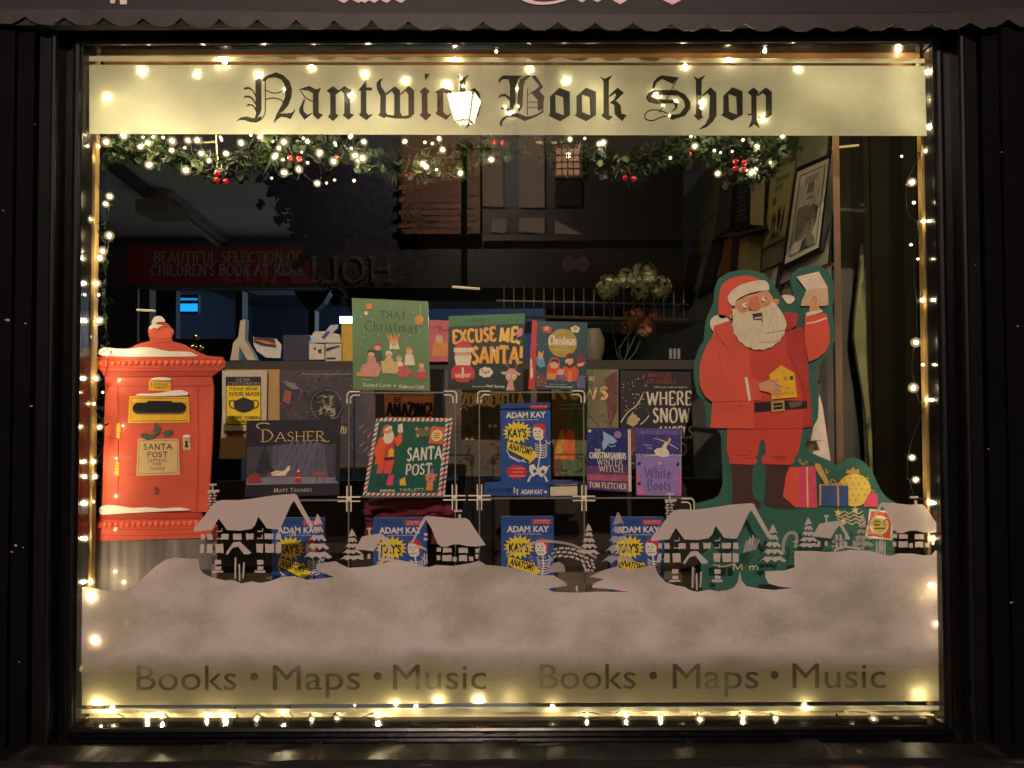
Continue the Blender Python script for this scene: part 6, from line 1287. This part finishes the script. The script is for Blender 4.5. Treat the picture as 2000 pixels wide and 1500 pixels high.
b = MB(); b.add([wp(1424, 462, .1), wp(1502, 440, .1), wp(1502, 450, .0), wp(1430, 472, .0), wp(1424, 468, .1), wp(1502, 446, .1)], [(0, 1, 2, 3), (0, 4, 5, 1), (3, 2, 1, 0)], M((60, 54, 44))); b.build('wall_shelf', None, 'small dark shelf under the canvases on the wall', 'shelf')
r, sub, f = wframe('framed_picture', 'grey framed drawing left of the black chalk canvas', [(1408,362),(1434,350),(1428,452),(1396,468)], BF, M((96, 92, 80)), .06, .02)
r, sub, f = wframe('framed_picture', 'dim long frame low on the wall left of the tall books', [(1392,472),(1414,464),(1388,570),(1362,585)], BF, M((62, 58, 50)), .08, .02)
r, sub, f = wframe('framed_picture', 'dim narrow frame farthest along the clapboard wall', [(1345,500),(1366,492),(1346,600),(1326,612)], BF, M((50, 46, 42)), .08, .02)
r, sub, f = wframe('framed_picture', 'cream mounted frame peeking above the cutout shoulder', [(1478,535),(1526,514),(1512,600),(1464,628)], BF, M((176, 172, 150)), .08, .02)
for pts, col, lb in ((((1415,470),(1432,466),(1424,560),(1404,570)), (160, 84, 44), 'orange spined tall book standing under the wall shelf'), (((1432,466),(1446,462),(1438,556),(1424,560)), (60, 40, 40), 'dark brown tall book beside the orange spine'), (((1447,466),(1464,462),(1456,560),(1438,562)), (196, 172, 120), 'cream tall book at the end of the small row')):
    b = MB(); wall_poly(b, pts, M(col, rough=.6), .05, .04); b.build('tall_book', None, lb, 'book')

# ================================================================== GARLAND, HANGING FOLIAGE
def foliage(b, path, n, spread, mats, L0, L1, seed, needle=.5, dens=None):
    r = random.Random(seed); pts = cat3([Vector(p) for p in path], 6)
    for k in range(n):
        i = r.randrange(len(pts) - 1); c = pts[i].lerp(pts[i + 1], r.random()) + Vector((r.gauss(0, spread[0]), r.gauss(0, spread[1]), r.gauss(0, spread[2])))
        d = Vector((r.uniform(-1, 1), r.uniform(-1, .6), r.uniform(-1, .7))).normalized(); u = d.cross(Vector((r.uniform(-1, 1), r.uniform(-1, 1), r.uniform(-1, 1)))).normalized(); m = r.choice(mats)
        if r.random() < needle:
            l = r.uniform(L0, L1); 
            for j in range(3):
                dd = (d + .5 * Vector((r.uniform(-1, 1), r.uniform(-1, 1), r.uniform(-1, 1)))).normalized(); b.add([c, c + dd * l * .5 + u * l * .045, c + dd * l, c + dd * l * .5 - u * l * .045], [(0, 1, 2, 3)], m)
        else:
            l = r.uniform(L0, L1) * .75; v = d.cross(u)
            b.add([c, c + (d * .3 + u * .42) * l, c + (d * .45 + u * .2) * l, c + (d * .8 + u * .34) * l + v * l * .1, c + d * l, c + (d * .8 - u * .34) * l + v * l * .1, c + (d * .45 - u * .2) * l, c + (d * .3 - u * .42) * l], [(0, 1, 2, 3, 4), (0, 4, 5, 6, 7)], m)
GL1 = [M((28, 46, 20), rough=.55), M((38, 58, 26), rough=.55), M((20, 34, 20), rough=.55), M((52, 68, 36), rough=.55)]
YGd = .13
gar = thing('garland', 'green ivy and fir garland swagged under the frosted band', 'garland', tuple(P(800, 300, YGd)))
b = MB(); foliage(b, [P(x, y, YGd) for x, y in ((215,285),(280,285),(330,300),(400,322),(440,330),(500,308),(560,290),(620,285),(660,286),(720,310),(790,328),(850,330),(900,318),(940,298),(985,288),(1020,285))], 2500, (.010, .012, .010), GL1, .018, .042, 11); o = b.build('foliage', gar, kind='stuff')
b = MB(); foliage(b, [P(x, y, YGd) for x, y in ((1068,295),(1100,310),(1150,318),(1200,330),(1240,322),(1290,302),(1340,290),(1380,282),(1420,290),(1460,300),(1500,292),(1530,284))], 1900, (.010, .012, .010), GL1, .018, .042, 12); b.build('foliage', gar, kind='stuff')
b = MB(); foliage(b, [P(x, y, YGd) for x, y in ((1390,280),(1430,310),(1470,330),(1500,310))], 700, (.015, .012, .013), GL1, .018, .04, 13); b.build('foliage', gar, kind='stuff')
b = MB(); b.tube([P(x, y, YGd + .01) for x, y in ((190,275),(280,287),(330,300),(440,330),(560,290),(660,286),(790,328),(900,318),(985,288),(1100,306),(1200,330),(1340,290),(1440,300),(1560,280))], .003, M((50, 40, 26)), 5, smooth=4); b.build('stem', gar)
BER = M((176, 16, 24), rough=.12, var=.05, coat=.8)
for cx, cy, n_ in ((434, 350, 3), (577, 307, 2), (1446, 330, 4), (1230, 348, 2), (1350, 302, 1), (660, 305, 1), (975, 277, 2), (795, 343, 1)):
    g = thing('red_berries', {434: 'cluster of glossy red berries under the white hook', 577: 'pair of red berries high in the left swag', 1446: 'largest red berry cluster at the garland end near the yellow poster', 1230: 'pair of red berries under the right swag', 1350: 'single red berry at the upper right swag', 660: 'single red berry among bulbs left of the blue house reflection', 975: 'small red berries under the capital of the second word', 795: 'single red berry at the foot of the middle swag'}[cx], 'berries', tuple(P(cx, cy, YGd - .03)))
    for k in range(n_):
        b = MB(); b.sphere(P(cx + (k % 2) * 17 - 8 * (n_ > 1), cy - (k // 2) * 13 + (k % 2) * 2, YGd - .032 - .002 * k), .0066 if n_ > 1 else .004, BER, 16); b.build('berry', g, smooth=True)
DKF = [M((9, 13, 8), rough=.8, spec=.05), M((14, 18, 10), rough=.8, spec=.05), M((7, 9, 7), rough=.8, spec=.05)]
df = thing('dark_foliage', 'dark artificial foliage hanging from the ceiling beside the red sign', 'foliage', tuple(P(680, 330, .95)))
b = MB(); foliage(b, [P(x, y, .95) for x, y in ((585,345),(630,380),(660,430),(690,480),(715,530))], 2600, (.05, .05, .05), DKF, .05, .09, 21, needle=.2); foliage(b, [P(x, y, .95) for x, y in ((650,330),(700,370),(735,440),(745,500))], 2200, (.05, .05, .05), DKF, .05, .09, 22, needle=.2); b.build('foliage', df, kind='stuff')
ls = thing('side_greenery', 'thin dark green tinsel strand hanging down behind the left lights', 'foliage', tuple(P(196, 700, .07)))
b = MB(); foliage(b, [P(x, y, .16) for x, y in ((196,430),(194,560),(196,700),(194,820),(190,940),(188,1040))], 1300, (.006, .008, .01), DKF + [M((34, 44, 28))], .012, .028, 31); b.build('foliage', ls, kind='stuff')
# white hooks and rails holding decorations
HK = M((226, 216, 180), rough=.4)
for pts, lb in ((((392,277),(425,275)), 'white bar clipped under the frosted band at the left swag'), (((268,603),(304,605)), 'short white bar hanging before the dark doorway'), (((243,579+22),(280,606)), 'short white bar above the post box snow'), (((1045,279),(1090,279)), 'white bar between the reflected timber posts'), (((884,560),(938,564)), 'cream bar above the dark green book'), (((1480,318),(1540,306)), 'thin white bar crossing above the yellow poster'), (((1626,291),(1678,286)), 'white bar crossing the wooden post'), (((240,298),(282,291)), 'thin pale bar among the upper left bulbs')):
    if lb.startswith('short white bar above'): continue
    Yk = .2; t = thing('hook_bar', lb, 'hanging bar', tuple(P(*pts[0], Yk)))
    b = MB(); b.tube([P(*pts[0], Yk), P(*pts[1], Yk)], .003, HK, 6); b.build('bar', t)
    b = MB(); top = P((pts[0][0] + pts[1][0]) / 2, 100, Yk); b.tube([P((pts[0][0] + pts[1][0]) / 2, (pts[0][1] + pts[1][1]) / 2, Yk), (top.x, Yk, CZ)], .0003, glassy('nylon', .1), 4); b.build('thread', t)
b = MB(); b.tube([P(x, y, .10) for x, y in ((424,262),(425,290),(427,312),(425,322),(429,329),(434,326),(434,319))], .0016, HK, 6, smooth=3); b.build('hook', None, 'slim white plastic hook hanging in the left garland swag', 'hook')
b = MB(); c_ = P(193, 269, .02); b.lathe((0, 0, 0), [(.001, 0), (.009, 0), (.009, .004), (.006, .007), (.001, .007)], glassy('suction', .25), 16)
for v in b.v: v.x, v.y, v.z = c_.x + v.x, c_.y - v.z, c_.z + v.y
b.build('suction_cup', None, 'clear suction cup at the top left corner of the glass', 'suction cup')

# ================================================================== FAIRY LIGHTS
CORE = emis('led_core', (255, 230, 176), BULB); 
def halo():  # glowing shell added round each bulb, standing in for lens bloom
    m = bpy.data.materials.new('led_glow_shell'); m.use_nodes = True; n = m.node_tree.nodes; L = m.node_tree.links; n.clear()
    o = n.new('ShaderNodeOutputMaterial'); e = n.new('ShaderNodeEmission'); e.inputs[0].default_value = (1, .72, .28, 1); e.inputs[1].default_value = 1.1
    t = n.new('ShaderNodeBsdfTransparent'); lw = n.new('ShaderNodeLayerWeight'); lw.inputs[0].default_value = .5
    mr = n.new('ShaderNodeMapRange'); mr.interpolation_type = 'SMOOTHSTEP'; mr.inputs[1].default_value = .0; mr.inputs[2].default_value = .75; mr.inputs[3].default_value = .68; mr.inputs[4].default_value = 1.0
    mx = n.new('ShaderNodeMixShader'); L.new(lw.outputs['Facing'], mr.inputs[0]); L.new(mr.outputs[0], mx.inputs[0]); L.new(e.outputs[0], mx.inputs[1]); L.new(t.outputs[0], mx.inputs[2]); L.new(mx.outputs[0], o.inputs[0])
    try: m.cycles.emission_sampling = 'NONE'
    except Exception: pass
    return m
HALO_SHELL = halo()
q = MB(); q.sphere((0, 0, 0), .0032, CORE, 6, rz=.0042); q.sphere((0, 0, 0), .0095, HALO_SHELL, 18)
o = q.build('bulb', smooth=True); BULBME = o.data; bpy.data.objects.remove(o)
q = MB(); q.sphere((0, 0, 0), .0013, CORE, 6); q.sphere((0, 0, 0), .0045, HALO_SHELL, 12)
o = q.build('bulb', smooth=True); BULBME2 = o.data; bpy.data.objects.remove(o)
q = MB(); q.sphere((0, 0, 0), .0030, CORE, 8)
o = q.build('bulb', smooth=True); BULBME3 = o.data; bpy.data.objects.remove(o)
WIRE = M((16, 22, 14), rough=.6, spec=.2)
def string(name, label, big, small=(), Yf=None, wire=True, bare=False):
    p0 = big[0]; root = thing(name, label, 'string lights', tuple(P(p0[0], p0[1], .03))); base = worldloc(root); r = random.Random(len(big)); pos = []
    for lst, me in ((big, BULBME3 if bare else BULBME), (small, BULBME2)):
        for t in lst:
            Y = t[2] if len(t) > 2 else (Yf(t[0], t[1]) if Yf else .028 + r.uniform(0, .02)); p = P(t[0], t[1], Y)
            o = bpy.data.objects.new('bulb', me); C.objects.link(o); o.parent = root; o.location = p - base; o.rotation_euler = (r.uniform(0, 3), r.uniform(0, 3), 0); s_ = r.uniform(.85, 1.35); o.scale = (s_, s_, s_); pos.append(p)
    if wire:
        b = MB()
        bigp = pos[:len(big)]
        for i in range(len(bigp) - 1):
            a, c = bigp[i], bigp[i + 1]
            if (a - c).length > .25: continue
            mid = (a + c) / 2 + Vector((r.uniform(-.008, .008), .012, -.012 - r.uniform(0, .01))); b.tube([a + Vector((0, .006, 0)), mid, c + Vector((0, .006, 0))], .0010, WIRE, 4, smooth=3)
            b.tube([a + Vector((0, .005, 0)), a + Vector((r.uniform(-.003, .003), .018, .004))], .0022, WIRE, 5)
        b.build('wire', root)
    return root
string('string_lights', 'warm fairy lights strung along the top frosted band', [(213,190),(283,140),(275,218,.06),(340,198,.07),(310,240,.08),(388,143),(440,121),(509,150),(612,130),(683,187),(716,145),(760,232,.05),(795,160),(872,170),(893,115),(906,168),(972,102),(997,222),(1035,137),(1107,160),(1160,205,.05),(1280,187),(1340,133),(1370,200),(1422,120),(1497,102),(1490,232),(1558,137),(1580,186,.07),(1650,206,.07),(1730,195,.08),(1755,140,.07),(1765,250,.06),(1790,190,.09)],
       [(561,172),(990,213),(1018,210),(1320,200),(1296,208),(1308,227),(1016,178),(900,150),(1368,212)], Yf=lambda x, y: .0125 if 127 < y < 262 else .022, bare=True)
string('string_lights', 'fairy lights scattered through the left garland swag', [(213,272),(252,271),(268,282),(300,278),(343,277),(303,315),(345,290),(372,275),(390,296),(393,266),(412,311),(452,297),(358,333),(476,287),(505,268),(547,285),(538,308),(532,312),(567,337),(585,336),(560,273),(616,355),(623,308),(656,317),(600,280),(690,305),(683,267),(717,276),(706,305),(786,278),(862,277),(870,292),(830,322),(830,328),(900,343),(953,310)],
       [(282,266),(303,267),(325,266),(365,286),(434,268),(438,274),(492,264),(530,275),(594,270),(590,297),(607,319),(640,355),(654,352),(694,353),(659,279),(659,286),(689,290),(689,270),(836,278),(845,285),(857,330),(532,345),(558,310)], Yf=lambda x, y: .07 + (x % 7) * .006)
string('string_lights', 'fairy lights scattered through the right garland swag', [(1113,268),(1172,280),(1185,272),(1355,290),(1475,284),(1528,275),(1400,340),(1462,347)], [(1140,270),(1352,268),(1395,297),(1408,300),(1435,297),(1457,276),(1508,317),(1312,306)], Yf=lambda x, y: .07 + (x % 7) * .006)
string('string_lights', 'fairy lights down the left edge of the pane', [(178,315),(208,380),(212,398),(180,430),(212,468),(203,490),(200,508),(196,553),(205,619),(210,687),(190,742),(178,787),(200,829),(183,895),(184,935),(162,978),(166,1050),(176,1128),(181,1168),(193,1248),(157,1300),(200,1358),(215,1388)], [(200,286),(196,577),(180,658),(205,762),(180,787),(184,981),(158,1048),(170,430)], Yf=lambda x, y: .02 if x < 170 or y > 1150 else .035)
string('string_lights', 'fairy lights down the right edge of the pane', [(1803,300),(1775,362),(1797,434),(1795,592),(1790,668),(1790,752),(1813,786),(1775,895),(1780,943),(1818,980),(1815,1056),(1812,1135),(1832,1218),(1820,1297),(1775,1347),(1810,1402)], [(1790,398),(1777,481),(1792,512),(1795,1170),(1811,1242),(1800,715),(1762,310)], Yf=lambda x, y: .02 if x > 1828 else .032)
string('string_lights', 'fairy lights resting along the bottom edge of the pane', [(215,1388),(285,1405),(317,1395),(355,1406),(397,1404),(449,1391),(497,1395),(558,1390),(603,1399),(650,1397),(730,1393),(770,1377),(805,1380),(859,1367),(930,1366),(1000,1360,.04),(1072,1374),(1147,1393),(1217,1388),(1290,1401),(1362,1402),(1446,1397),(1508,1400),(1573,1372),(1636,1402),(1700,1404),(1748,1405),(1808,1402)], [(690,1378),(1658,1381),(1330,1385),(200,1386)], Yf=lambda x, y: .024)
